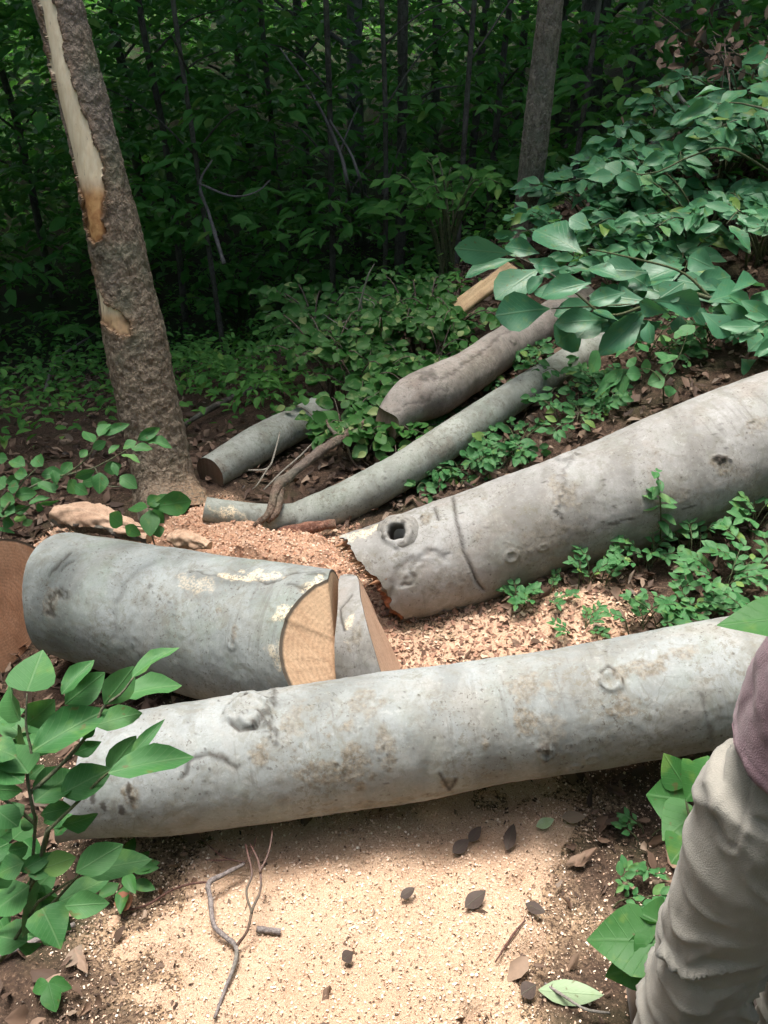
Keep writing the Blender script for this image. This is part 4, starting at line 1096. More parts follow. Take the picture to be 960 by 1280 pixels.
rz = random.Random(5)
Zx = []
for k in range(46):
    x_ = rz.uniform(-60, 260) if k % 2 else rz.uniform(-60, 150); y_ = rz.uniform(380, 1500); a_ = rz.uniform(-.6, 3.4); l_ = rz.uniform(90, 190)
    Zx.append((x_, y_, x_+l_*math.cos(a_), y_-l_*math.sin(a_)*.8, l_*.5))
px_leaves(L, Zx, 1.62, 'oval', (0, 780), .2708, .01, .06)
b0 = G(-90, 1290)
def SP(x, y, o=(0, 780), d=1.42): return P(o[0]+x*.2708, o[1]+y*.2708, d)
st = [([b0, P(-30, 1180, 1.55), P(38, 1110, 1.5), SP(215, 960), SP(310, 870), SP(400, 780), SP(490, 690), SP(560, 640)], [.0035, .0033, .0032, .003, .0027, .0024, .002, .0012]),
      ([P(38, 1110, 1.5), P(44, 1030, 1.45), SP(150, 850), SP(125, 690), SP(145, 600), SP(120, 470), SP(125, 320)], [.003, .003, .0028, .0026, .0023, .002, .0012]),
      ([SP(140, 780), SP(230, 700), SP(340, 590), SP(440, 460), SP(480, 380), SP(560, 320), SP(620, 240)], [.004, .0035, .003, .003, .0025, .002, .0015]),
      ([b0, P(0, 1200, 1.55), P(45, 1130, 1.5), P(90, 1100, 1.5)], [.0035, .003, .0028, .0015]),
      ([P(45, 1100, 1.5), P(60, 1040, 1.48), SP(215, 960)], [.004, .004, .003]),
      ([P(0, 1200, 1.55), P(65, 1130, 1.52), P(100, 1092, 1.5)], [.004, .003, .002]),
      ([P(44, 1030, 1.45), P(20, 1010, 1.45), P(-10, 990, 1.45)], [.003, .003, .002])]
leafy_root('leafy_shrub', b0, 'broad leaved green shrub filling the lower left corner in front of the pale log', 'shrub', L, st, M['leaf_near'])

# seedling on the chips
L = Leaves(); gb = G(66, 1243)
for tx, ty, w in ((145, 880, 75), (330, 868, 60), (252, 975, 95), (300, 820, 40)):
    b = gb+np.array([0, 0, .05]); t_ = tipdrop(b, tx*.2708, 1000+ty*.2708, .01); L.add('oval', b, t_, w*.2708/F*2.15, random.uniform(-.2, .2), .8)
leafy_root('seedling', gb, 'tiny three leaved seedling on the chips at the bottom left', 'seedling', L, [([gb, gb+np.array([0, 0, .05])], [.0015, .001])], M['leaf_bright'])
# small plant at front log's lower left
L = Leaves(); gb = G(160, 1110)
for k in range(9):
    a = random.uniform(0, 2*PI); h = random.uniform(.03, .10); b = gb+np.array([.02*math.cos(a), .02*math.sin(a), h])
    L.add('oval', b, b+np.array([math.cos(a), math.sin(a), .1])*random.uniform(.05, .09), .035, 0, 1)
leafy_root('seedling', gb, 'small dark green seedling between the corner shrub and the sawdust', 'seedling', L, [([gb, gb+np.array([0, 0, .1])], [.002, .001])], M['leaf_bright'])

# spray in front of the leaning tree (left middle)
Z3 = [(375, 170, 335, 120, 46), (395, 145, 435, 82, 42), (410, 140, 515, 90, 34), (370, 195, 425, 165, 32), (320, 230, 350, 195, 26), (435, 215, 475, 172, 26), (545, 165, 490, 190, 34),
      (550, 160, 640, 110, 36), (580, 160, 685, 170, 44), (525, 195, 608, 185, 36), (485, 220, 560, 235, 30), (415, 280, 485, 262, 42), (480, 305, 545, 345, 50), (300, 310, 380, 285, 34), (330, 330, 385, 320, 40),
      (400, 290, 400, 368, 52), (275, 320, 305, 375, 50), (300, 340, 345, 375, 40), (245, 295, 292, 245, 36), (170, 265, 128, 215, 46), (165, 300, 255, 290, 50), (100, 265, 30, 230, 44), (30, 235, -20, 230, 36),
      (170, 320, 125, 350, 56), (75, 345, 30, 350, 46), (60, 380, 145, 370, 44), (50, 445, 115, 430, 30), (115, 415, 192, 380, 26), (155, 415, 238, 408, 18), (55, 475, 105, 470, 44), (60, 450, -20, 420, 60),
      (60, 410, -10, 390, 50), (-20, 510, 60, 530, 30, 'lance'), (150, 330, 220, 360, 36), (110, 300, 50, 290, 40), (210, 280, 230, 330, 30), (450, 250, 470, 300, 24), (145, 420, 170, 440, 30), (20, 350, -30, 320, 60),
      (90, 500, 130, 480, 30), (10, 480, 50, 500, 40), (200, 350, 235, 345, 30), (80, 320, 20, 330, 40)]
L = Leaves(); px_leaves(L, Z3, 3.0, 'oval', (0, 500), .3125, .02, .02)
b0 = G(-25, 700)
Q3 = lambda x, y, d=3.0: P(x*.3125, 500+y*.3125, d)
st = [([b0, Q3(0, 470), Q3(60, 390), Q3(160, 330), Q3(260, 300), Q3(380, 270), Q3(480, 215), Q3(560, 170)], [.006, .005, .004, .0035, .003, .0028, .002, .0012]),
      ([Q3(260, 300), Q3(330, 250), Q3(370, 200), Q3(395, 145)], [.003, .0025, .002, .001]),
      ([Q3(60, 390), Q3(90, 330), Q3(150, 270)], [.003, .0025, .0015]), ([Q3(0, 470), Q3(60, 450), Q3(140, 410)], [.003, .0025, .0015]),
      ([Q3(380, 270), Q3(420, 340), Q3(520, 345)], [.0025, .002, .001])]
leafy_root('leafy_shrub', b0, 'spreading small leaved shrub at the left edge reaching in front of the leaning tree', 'shrub', L, st, M['leaf_near'])
# plant at foot of the tree
Z4 = [(590, 430, 510, 430, 60), (595, 430, 762, 405, 80, 'obov'), (590, 420, 640, 385, 44), (600, 440, 600, 540, 60), (610, 440, 650, 490, 50), (490, 500, 435, 455, 60), (620, 500, 640, 545, 44), (500, 505, 560, 540, 40), (600, 430, 700, 380, 50)]
L = Leaves(); px_leaves(L, Z4, 3.35, 'oval', (0, 500), .3125, .03, .01)
b0 = G(195, 690)
leafy_root('seedling', b0, 'dark green whorled seedling between the thick log and the leaning tree', 'seedling', L, [([b0, P(188, 660, 3.38), P(187, 636, 3.35)], [.004, .003, .002]), ([P(188, 660, 3.38), P(153, 656, 3.36)], [.003, .0015])], M['leaf_bright'])

# ---- generic arching shrub
def shrub_parts(base, H, spread, nst, leaf, per, kind='oval', asp=.5, flat=.25, seed=0, lean=(0, 0)):
    r = np.random.default_rng(seed); L = Leaves(); st = []
    for k in range(nst):
        a = r.uniform(0, 2*PI); sp = spread*r.uniform(.4, 1)
        h = H*r.uniform(.6, 1)
        dirv = np.array([math.cos(a)*sp+lean[0], math.sin(a)*sp+lean[1], 0])
        p0 = base+np.array([r.normal(0, .03), r.normal(0, .03), -.02])
        p1 = p0+dirv*.3+np.array([0, 0, h*.6]); p2 = p0+dirv*.7+np.array([0, 0, h*.92]); p3 = p0+dirv*1.05+np.array([0, 0, h*.88])
        st.append(([p0, p1, p2, p3], [.012*H+.002, .008*H+.002, .005*H+.001, .0015]))
        C = catmull(np.array([p0, p1, p2, p3]), per+6)[5:]
        for i in range(len(C)):
            tdir = C[min(i+1, len(C)-1)]-C[max(i-1, 0)]; tdir /= np.linalg.norm(tdir)+1e-9
            side = np.cross(tdir, [0, 0, 1]); side /= np.linalg.norm(side)+1e-9
            s_ = 1 if i % 2 else -1
            for rep in range(2):
                s2 = s_ if rep == 0 else -s_
                v = tdir*r.uniform(.2, .8)+side*s2*r.uniform(.6, 1.1)+np.array([0, 0, r.uniform(-.3, flat)])
                v /= np.linalg.norm(v); l = leaf*r.uniform(.4, 1.2)
                off = v*r.uniform(.01, .04)
                L.add(kind, C[i]+off, C[i]+off+v*l, l*asp*r.uniform(.85, 1.1), r.normal(0, .3), r.uniform(.5, 1.3), (r.uniform(-.3, .3), r.uniform(-1.1, -.2), .8))
                if r.random() > .55: break
    return L, st
nsh = [100]
def shrub(px, py, H, spread, nst, leaf, per, label, cat='shrub', name='hillside_shrub', kind='oval', asp=.5, mat=None, group=None, lean=(0, 0), smat=None):
    nsh[0] += 1
    b = ground_at_px(px, py)
    if name == 'hillside_shrub': nst = int(nst*.85); per = int(per*.85); asp = .46
    L, st = shrub_parts(b, H, spread, nst, leaf, per, kind, asp, .25, nsh[0], lean)
    return leafy_root(name, b, label, cat, L, st, mat or M['leaf_hill'], smat, group)

# big leaved branch on the hillside, explicit leaves
Z5 = [(195, 185, 20, 170, 66), (200, 200, 55, 232, 48), (275, 185, 170, 155, 50), (405, 185, 262, 90, 100), (430, 110, 365, 75, 50), (275, 230, 145, 305, 90), (290, 245, 240, 290, 36), (305, 350, 148, 365, 95),
      (365, 320, 262, 285, 62), (605, 330, 425, 300, 66), (480, 385, 325, 385, 66), (602, 345, 478, 472, 66), (410, 385, 330, 455, 90), (615, 325, 775, 340, 66), (710, 225, 575, 250, 95), (710, 270, 640, 315, 60),
      (715, 290, 855, 245, 66), (780, 330, 905, 285, 85), (800, 330, 912, 385, 75), (760, 360, 850, 425, 62), (560, 345, 420, 405, 60), (520, 260, 430, 215, 60), (700, 330, 780, 385, 60), (620, 300, 540, 240, 55), (340, 230, 270, 215, 40),
      (640, 390, 560, 430, 50), (850, 300, 950, 240, 60), (240, 200, 330, 240, 46), (500, 330, 560, 270, 60), (800, 230, 720, 190, 60), (880, 400, 960, 440, 70), (900, 480, 960, 420, 80), (880, 500, 930, 540, 70)]
rz = random.Random(8)
for k in range(22):
    x_ = rz.uniform(420, 900); y_ = rz.uniform(220, 420); a_ = rz.uniform(2.2, 5.0); l_ = rz.uniform(80, 150)
    Z5.append((x_, y_, x_+l_*math.cos(a_), y_-l_*math.sin(a_)*.6, l_*.45))
L = Leaves(); px_leaves(L, Z5, 4.1, 'obov', (560, 240), .41667, .04, .04)
Q5 = lambda x, y, d=4.1: P(560+x*.41667, 240+y*.41667, d)
b0 = G(985, 420)
st = [([b0, Q5(900, 340), Q5(790, 320), Q5(700, 300), Q5(605, 335), Q5(480, 370), Q5(380, 300), Q5(300, 240), Q5(200, 190)], [.016, .013, .011, .01, .008, .006, .005, .004, .002]),
      ([Q5(790, 320), Q5(700, 240), Q5(560, 200), Q5(420, 170)], [.008, .006, .005, .003]), ([Q5(605, 335), Q5(500, 340), Q5(310, 350)], [.006, .005, .003]),
      ([b0, Q5(930, 450), Q5(890, 490)], [.008, .006, .003])]
leafy_root('large_leaved_sapling', b0, 'sapling with very large blue green drooping leaves above the grey logs', 'sapling', L, st, M['leaf_big'])
# smaller pale-green leaves hanging below it
Z6 = [(450, 475, 430, 542, 44), (525, 540, 438, 605, 34, 'lance'), (530, 550, 520, 605, 38), (535, 545, 582, 545, 38), (635, 530, 687, 533, 28), (650, 560, 603, 570, 44), (640, 510, 690, 485, 30), (610, 520, 580, 525, 34), (650, 440, 640, 452, 36),
      (700, 430, 680, 420, 40), (470, 570, 530, 530, 26), (670, 440, 630, 440, 36), (740, 400, 690, 430, 36), (560, 520, 540, 500, 30), (660, 500, 620, 480, 30), (540, 470, 500, 490, 30), (600, 480, 570, 450, 40), (660, 580, 670, 610, 40)]
L = Leaves(); px_leaves(L, Z6, 3.9, 'oval', (560, 240), .41667, .02, .02); b0 = G(830, 505)
leafy_root('hillside_shrub', b0, 'light green round leaved shrub just above the long brownish log', 'shrub', L,
           [([b0, Q5(640, 570, 3.9), Q5(600, 530, 3.9), Q5(530, 545, 3.9)], [.004, .003, .002, .001]), ([Q5(640, 570, 3.9), Q5(690, 500, 3.9), Q5(720, 420, 3.9)], [.003, .002, .001])], M['leaf_mid'])
# upper right branch explicit (zoom 5: scale .2708, offset 700,20)
Z7 = [(725, 405, 560, 465, 60), (760, 335, 620, 345, 50), (860, 340, 735, 400, 80), (960, 150, 850, 210, 60), (880, 350, 1000, 330, 90), (800, 420, 730, 450, 60), (870, 480, 930, 500, 50), (280, 725, 210, 680, 70), (255, 735, 135, 745, 50), (260, 740, 375, 790, 70),
      (370, 750, 435, 760, 66), (490, 640, 390, 680, 50), (520, 580, 590, 590, 60), (640, 560, 670, 510, 60), (1000, 260, 930, 200, 90), (980, 460, 900, 430, 70), (1000, 560, 930, 520, 70)]
L = Leaves(); px_leaves(L, Z7, 4.7, 'oval', (700, 20), .2708, .03, .04); b0 = G(1010, 250)
Q7 = lambda x, y, d=4.7: P(700+x*.2708, 20+y*.2708, d)
leafy_root('hillside_shrub', b0, 'shrub with long pale leaves overhanging the top right edge', 'shrub', L,
           [([b0, Q7(1000, 480), Q7(900, 420), Q7(800, 400), Q7(700, 410)], [.01, .008, .006, .004, .002]), ([b0, Q7(1000, 300), Q7(960, 160)], [.008, .006, .003]), ([b0, Q7(800, 620), Q7(600, 650), Q7(450, 720), Q7(260, 740)], [.01, .006, .005, .004, .002])], M['leaf_hill'])
# mass of hillside shrubs
HS = [(745, 285, .40, .42, 12, .15, 9, 'low shrub with blue green leaves just right of the slim tree'),
      (830, 265, .50, .5, 15, .15, 10, 'dense leafy shrub in the middle of the right hillside'),
      (900, 240, .55, .5, 15, .15, 10, 'leafy shrub high on the right hillside below the bent dead sapling'),
      (965, 260, .6, .5, 15, .15, 10, 'bushy shrub at the right edge below the overhanging long leaves'),
      (880, 310, .48, .5, 15, .14, 10, 'leafy shrub on the slope behind the very large leaves'),
      (950, 330, .5, .45, 14, .14, 10, 'thick leafy shrub at the right edge above the brown leaf litter'),
      (800, 330, .42, .45, 13, .14, 9, 'shrub tucked behind the centre of the large leaved sapling'),
      (715, 325, .36, .36, 12, .13, 8, 'small shrub at the foot of the slim tree'),
      (925, 180, .5, .45, 13, .15, 9, 'shrub near the brown dead leaves at the top right'),
      (860, 205, .45, .4, 12, .14, 9, 'sparse shrub at the bend of the pale dead sapling'),
      (770, 365, .28, .34, 10, .12, 7, 'low leafy plant under the big drooping leaves'),
      (965, 445, .28, .28, 8, .15, 6, 'drooping leafy plant at the right edge just above the brownish log'),
      (850, 350, .35, .4, 12, .16, 8, 'broad leaved plant behind the drooping leaves, nearer the brown leaf litter'),
      (790, 290, .42, .42, 12, .14, 9, 'leafy shrub between the slim tree shrub and the middle of the hillside')]
for px, py, H, sp, ns_, lf, per, lab in HS:
    shrub(px, py, H, sp, ns_, lf, per, lab, group='shrubs on the right hillside', lean=(-.1, -.05), asp=.55)
# bramble cover mid
BR = [(470, 470, .55, .5, 16, .075, 10, 'leafy bramble thicket left of the gnarled limb'),
      (420, 500, .5, .45, 14, .08, 9, 'dark leafy bramble behind the short grey log'),
      (520, 440, .5, .45, 15, .075, 10, 'bramble thicket with dead yellow leaves below the split log'),
      (570, 430, .4, .4, 12, .07, 9, 'bramble growing between the split log and the gnarled limb'),
      (400, 450, .6, .5, 14, .09, 9, 'taller leafy bush behind the bramble thicket'),
      (460, 560, .28, .28, 10, .08, 7, 'leafy plant under the twisted vine'),
      (500, 565, .22, .28, 12, .07, 7, 'green plant between the gnarled limb and the slender limb'),
      (450, 510, .42, .42, 16, .08, 9, 'leafy bramble just left of the cut end of the gnarled limb'),
      (545, 470, .30, .4, 14, .07, 8, 'bramble leaning on the upper side of the gnarled limb'),
      (430, 560, .28, .32, 12, .08, 8, 'dark bramble between the short grey log and the slender limb')]
for px, py, H, sp, ns_, lf, per, lab in BR:
    shrub(px, py, H, sp, ns_, lf, per, lab, name='bramble', cat='bramble', mat=M['leaf_bramble'], group='brambles around the fallen limbs', asp=.7, smat=M['stick'])
for px, py, H, sp, lab in [(600, 480, .12, .16, 'small ferny ground plant on the upper part of the slender limb'), (580, 590, .10, .18, 'low green ground plant below the slender limb'),
                           (625, 580, .13, .22, 'patch of ground plant on the slope between the slender limb and the brownish log'), (640, 560, .12, .2, 'low plant just above the brownish log near its knot scar'),
                           (655, 450, .14, .22, 'ground plant beside the top of the gnarled limb'), (540, 610, .10, .18, 'small plant behind the saw cut of the brownish log'),
                           (555, 520, .09, .13, 'small plant hugging the underside of the gnarled limb'), (760, 500, .12, .2, 'small plant on brown leaf litter above the middle of the brownish log'),
                           (700, 490, .16, .24, 'ground plant on the brown litter right of the slender limb top'), (820, 450, .18, .26, 'leafy plant on bare soil above the brownish log, below the big leaves'),
                           (720, 530, .12, .2, 'low ground plant just behind the crest of the brownish log'), (890, 430, .18, .25, 'leafy plant on brown litter near the upper end of the brownish log')]:
    shrub(px, py, H, sp, 11, .055, 6, lab, name='ground_plant', cat='ground plant', mat=M['leaf_mid'], group='ground plants between the logs', asp=.55)
# shrub behind centre-left lit by gap
shrub(300, 430, 1.1, .7, 16, .14, 8, 'bushy green shrub in the shade right of the leaning tree', name='woodland_shrub', mat=M['leaf_wood'], asp=.5, group='shrubs in the shaded wood')
shrub(370, 410, 1.0, .6, 14, .13, 8, 'leafy shrub behind the tall bramble bush', name='woodland_shrub', mat=M['leaf_wood'], asp=.5, group='shrubs in the shaded wood')
shrub(560, 350, .9, .5, 14, .13, 8, 'leafy shrub in shade left of the slim tree foot', name='woodland_shrub', mat=M['leaf_wood'], asp=.5, group='shrubs in the shaded wood')

# ---- right front ground plants (in front of C)
def compound(b, n, H, leaf, r, L, st, lean):
    p1 = b+np.array([lean[0]*.4, lean[1]*.4, H*.7]); p2 = b+np.array([lean[0], lean[1], H])
    st.append(([b-[0, 0, .02], p1, p2], [.0025, .002, .001]))
    C = catmull(np.array([b, p1, p2]), n+2)[2:]
    for i, c in enumerate(C):
        tdir = np.array([lean[0], lean[1], .05]); tdir /= np.linalg.norm(tdir)
        side = np.cross(tdir, [0, 0, 1])
        for s_ in (-1, 1):
            v = tdir*.7+side*s_*.8+np.array([0, 0, r.uniform(-.1, .2)]); v /= np.linalg.norm(v); l = leaf*r.uniform(.75, 1.1)
            L.add('oval', c+v*.006, c+v*l, l*.48, r.normal(0, .2), r.uniform(.4, 1.1))
    v = np.array([lean[0], lean[1], 0]); v /= np.linalg.norm(v); L.add('oval', C[-1], C[-1]+v*leaf, leaf*.45, 0, .8)
def clump(px, py, nf, H, reach, leaf, label, seed, n=3):
    r = np.random.default_rng(seed); b = ground_at_px(px, py); L = Leaves(); st = []
    for k in range(nf):
        a = r.uniform(0, 2*PI); q = reach*r.uniform(.5, 1)
        compound(b+np.array([r.normal(0, .03), r.normal(0, .03), 0]), n, H*r.uniform(.5, 1), leaf*r.uniform(.8, 1.1), r, L, st, (q*math.cos(a), q*math.sin(a)*.8))
    return leafy_root('ground_plant', b, label, 'ground plant', L, st, M['leaf_mid'], None, 'seedlings in front of the brownish log')
clump(810, 705, 9, .16, .14, .052, 'bright green compound leaved seedling under the middle of the brownish log', 1)
clump(860, 690, 8, .16, .14, .055, 'seedling with rounded leaflets beneath the dark patch of the brownish log', 2)
clump(900, 745, 10, .16, .15, .055, 'bright leafy seedling just above the single dark leaf at the right edge', 3)
clump(945, 720, 9, .17, .15, .06, 'bright seedling at the right edge between the two long logs', 4)
clump(850, 770, 12, .15, .14, .05, 'lush green plant cluster against the top of the pale front log', 5)
clump(815, 790, 10, .12, .13, .05, 'low green plants peeping over the front log right of centre', 6)
clump(940, 665, 7, .20, .12, .06, 'seedling with pale leaves at the right edge touching the brownish log', 7)
clump(885, 785, 9, .12, .13, .05, 'leafy seedlings behind the right part of the front log', 8)
clump(960, 780, 9, .15, .14, .055, 'plants at the right edge behind the front log', 9)
clump(655, 755, 7, .09, .09, .045, 'small wilted seedling below the middle of the brownish log', 10)
clump(740, 735, 8, .14, .09, .045, 'pale green seedling in the shade of the brownish log', 11)
clump(690, 745, 5, .06, .07, .035, 'tiny low seedling between two seedlings on the reddish chips', 12)
clump(720, 790, 6, .06, .08, .035, 'sparse low sprigs on the reddish chips above the front log', 13)
b = ground_at_px(825, 690)
r = np.random.default_rng(5); L = Leaves(); st = []
top = P(822, 590, project(b)[2]-.25)
st.append(([b, P(826, 640, project(b)[2]-.15), top], [.003, .0025, .001]))
for t_ in np.linspace(.35, 1, 9):
    c = b*(1-t_)+top*t_; a = r.uniform(0, 2*PI)
    for s_ in (0, PI):
        v = np.array([math.cos(a+s_), math.sin(a+s_), r.uniform(-.3, .2)]); L.add('oval', c, c+v*(.1-.05*t_), .04-.015*t_, 0, 1)
leafy_root('seedling', b, 'tall thin seedling standing up against the front of the brownish log', 'seedling', L, st, M['leaf_mid'])

# broad leaves beside the leg
Z8 = [(410, 570, 280, 545, 150, 'heart'), (440, 600, 330, 690, 130, 'heart'), (400, 520, 328, 415, 90), (470, 470, 420, 560, 130, 'heart'), (410, 700, 360, 765, 110, 'heart'), (300, 1020, 88, 1000, 170, 'heart'), (330, 1060, 160, 1145, 150, 'heart'), (300, 1010, 190, 940, 120, 'heart'),
      (310, 1010, 250, 1110, 90, 'heart'), (470, 500, 480, 420, 110, 'heart'), (320, 960, 250, 925, 120, 'heart')]
L = Leaves()
px_leaves(L, [z for z in Z8 if z[1] < 800], 1.95, 'heart', (700, 780), .39, .02, .02)
b0 = G(885, 1120)
Q8 = lambda x, y, d=1.95: P(700+x*.39, 780+y*.39, d)
leafy_root('broad_leaved_plant', b0, 'broad leaved dark green plant standing left of the grey trousers below the front log', 'plant', L, [([b0, Q8(440, 700), Q8(410, 600), Q8(400, 530)], [.005, .004, .003, .002])], M['leaf_bright'])
L = Leaves(); px_leaves(L, [z for z in Z8 if z[1] > 800], 1.95, 'heart', (700, 780), .39, .02, .02); b0 = G(840, 1235)
leafy_root('broad_leaved_plant', b0, 'low plant with big round leaves touching the trouser knee', 'plant', L, [([b0, Q8(330, 1080), Q8(310, 1010)], [.004, .003, .002])], M['leaf_bright'])
# single leaf top right near camera, on its own arching twig
L = Leaves(); bl = P(1010, 772, 1.0); L.add('heart', bl, P(898, 776, 1.0), .062, .15, .5)
b0 = np.array([1.25, .95, gz(1.25, .95)])
leafy_root('leafy_twig_plant', b0, 'single dark leaf reaching in at the right edge above the shirt', 'plant', L, [([b0, b0+np.array([-.2, .0, .7]), P(1120, 800, 1.02), bl], [.006, .005, .003, .002])], M['leaf_bright'])
root = empty('soil_clod', G(388, 1034), 'black clod of soil on the sawdust against the underside of the front log', 'soil clod')
Vc, Fc_ = ell0((G(388, 1030)+np.array([0, .02, .0])), .045, .03, .028)
Vc = Vc+.022*np.stack([fbm(Vc*45, 3, 1), fbm(Vc*45, 3, 2), fbm(Vc*45, 3, 3)], -1)
mesh_obj('soil_lump', Vc, Fc_, M['crumb'], root)
# small plants near leg
clump_l = []
for (px, py, lab, s_) in [(790, 1090, 'small low green plant between the sawdust and the trousers', 31), (770, 1130, 'pale little sprig on the chips left of the trousers', 32), (800, 1045, 'tiny sprig in the shade below the right part of the front log', 33)]:
    o = clump(px, py, 4, .07, .07, .04, lab, s_, n=2); o['group'] = 'sprigs left of the trousers'
# fallen leaves lying singly
def fallen(px0, py0, px1, py1, w, mat, label, kind='oval', lift=.02, name='fallen_leaf'):
    a = G(px0, py0, lift); b_ = G(px1, py1, lift+.01)
    L = Leaves(); L.add(kind, a, b_, w, .1, -.4)
    V_, Q_, U_ = L.arrays(); o = mesh_obj(name, V_, Q_, mat, None, U_)
    return tag(o, label, 'leaf', 'leaves dropped on the sawdust')
M['leaf_pale'] = leaf_mat('pale_fallen_leaf', (.26, .36, .20), (.30, .40, .24), trans=.1, rough=.6, ydist=.99)
fallen(672, 1243, 752, 1253, .055, M['leaf_pale'], 'pale green leaf lying upside down near the bottom by the trousers')
fallen(668, 1048, 690, 1040, .03, M['leaf_pale'], 'small pale green leaf on the sawdust under the right part of the front log')
M['leaf_dark'] = leaf_mat('dark_dead_leaf', (.055, .035, .028), (.07, .045, .035), yellow=(.07, .045, .035), trans=.02, rough=.7, vein=.1)
M['leaf_red'] = leaf_mat('red_dead_leaf', (.22, .07, .03), (.25, .09, .04), yellow=(.22, .07, .03), trans=.05, rough=.7, vein=.1)
M['leaf_brown'] = leaf_mat('brown_dead_leaf', (.20, .14, .10), (.24, .17, .12), yellow=(.2, .14, .1), trans=.05, rough=.7, vein=.15)
for a in [(565, 1075, 585, 1062, .035, 'dark_', 'dark crumpled leaf on the shaded sawdust below the middle of the front log'), (585, 1062, 600, 1050, .03, 'dark_', 'dark curled leaf just right of another on the shaded sawdust'),
          (632, 1075, 640, 1045, .035, 'dark_', 'dark brown leaf standing on edge in the log shadow'), (580, 1145, 605, 1130, .04, 'dark_', 'dark leaf pair on bright sawdust right of centre'), (655, 1140, 680, 1150, .03, 'dark_', 'dark curled leaf on the chips near the right sprigs'),
          (500, 1135, 518, 1125, .025, 'dark_', 'small dark scrap of leaf on the bright sawdust below centre'), (428, 1212, 442, 1205, .03, 'dark_', 'small brown scrap of leaf near the bottom centre'), (700, 1032, 730, 1030, .035, 'brown', 'flat greyish brown leaf below the right part of the front log'),
          (650, 1250, 668, 1240, .04, 'dark_', 'brown curled leaf at the bottom right of the sawdust')]:
    fallen(a[0], a[1], a[2], a[3], a[4], M['leaf_dark' if a[5] == 'dark_' else 'leaf_brown'], a[6], lift=.022)
fallen(145, 1140, 170, 1132, .05, M['leaf_red'], 'rusty red dead leaf at the edge of the sawdust near the corner shrub', lift=.03)
fallen(85, 1215, 105, 1190, .035, M['leaf_brown'], 'brown leaf lying on the chips above the tiny seedling')

# dead leaf cluster on upper right
L = Leaves(); r = np.random.default_rng(77); c0 = P(905, 75, 5.6)
for k in range(170):
    c = c0+r.normal(0, 1, 3)*np.array([.22, .2, .14]); v = r.normal(0, 1, 3); v[2] -= .5; v /= np.linalg.norm(v)
    L.add('dead', c, c+v*.08, .045, r.uniform(-1, 1), r.uniform(-2, 2))
b0 = G(925, 150)
stx = [([b0, c0+np.array([.05, 0, -.1]), c0+np.array([-.1, 0, .1])], [.012, .009, .004])]+[([c0+r.normal(0, .05, 3), c0+r.normal(0, 1, 3)*np.array([.25, .2, .15])], [.005, .002]) for _ in range(14)]
leafy_root('dead_bush', b0, 'bush of rusty brown dead leaves at the top right corner', 'bush', L, stx, M['litter'], M['stick'])

# ------------------------------------------------------------------ background trees and woodland
def far_leaves(C, n_per, R, flat, leaf, r, palm=.4):
    """clumps of small leaves around centres C (m,3)"""
    m = len(C); n = n_per
    a = r.uniform(0, 2*PI, (m, n)); rr = np.sqrt(r.random((m, n)))
    R = np.broadcast_to(np.asarray(R), (m,))[:, None]
    leafL = np.broadcast_to(np.asarray(leaf), (m,))[:, None]*r.uniform(.6, 1.2, (m, n))
    sub = np.arange(n)//5
    ca = r.uniform(0, 2*PI, (m, n//5+1))[:, sub]; cr = np.sqrt(r.random((m, n//5+1)))[:, sub]; cz = r.normal(0, 1, (m, n//5+1))[:, sub]
    ispalm = (r.random(m) < palm)[:, None]
    bx = np.where(ispalm, R*cr*np.cos(ca), R*rr*np.cos(a)); by = np.where(ispalm, R*cr*np.sin(ca), R*rr*np.sin(a))
    bz = np.where(ispalm, R*flat*cz, R*flat*r.normal(0, 1, (m, n)))
    B = C[:, None]+np.stack([bx, by, bz], -1)
    k = np.arange(n) % 5
    da = np.where(ispalm, ca+k*2*PI/5, a+r.normal(0, .7, (m, n)))
    el = np.where(ispalm, -.25, r.normal(-.1, .35, (m, n)))
    D = np.stack([np.cos(da)*np.cos(el), np.sin(da)*np.cos(el), np.sin(el)], -1)
    E = B+D*leafL[..., None]
    B = B.reshape(-1, 3); E = E.reshape(-1, 3)
    w = (leafL*np.where(ispalm, .36, .5)).ravel()
    return place(*TPL['far'], B, E, w, r.normal(0, .35, len(B)), np.ones(len(B)))

# crown meshes shared by the trees of the wood
def crown_mesh(seed):
    r = np.random.default_rng(seed); n = 210
    u = r.normal(0, 1, (n, 3)); u /= np.linalg.norm(u, axis=1)[:, None]
    C = u*(r.random(n)**.4)[:, None]*np.array([3.3, 3.3, 2.3])
    V_, Q_, U_ = far_leaves(C, 16, .75, .28, .42, r, .2)
    me = mesh_obj('crown', V_, Q_, M['leaf_canopy'], None, U_)
    data = me.data; bpy.data.objects.remove(me); return data
crowns = [crown_mesh(s_) for s_ in (1, 2, 3)]
def crown_obj(root, loc, k, s_=1.0):
    o = bpy.data.objects.new('crown', crowns[k % 3]); COL.objects.link(o); o.parent = root
    o.location = [float(v) for v in (np.array(loc)-np.array(root.location))]; o.rotation_euler = (0, 0, random.uniform(0, 6)); o.scale = (s_, s_, s_*.8)
    return o
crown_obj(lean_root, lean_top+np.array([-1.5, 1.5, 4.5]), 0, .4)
crown_obj(rootR, ptsR[-1]+np.array([.6, 3.5, 1.5]), 1, .45)

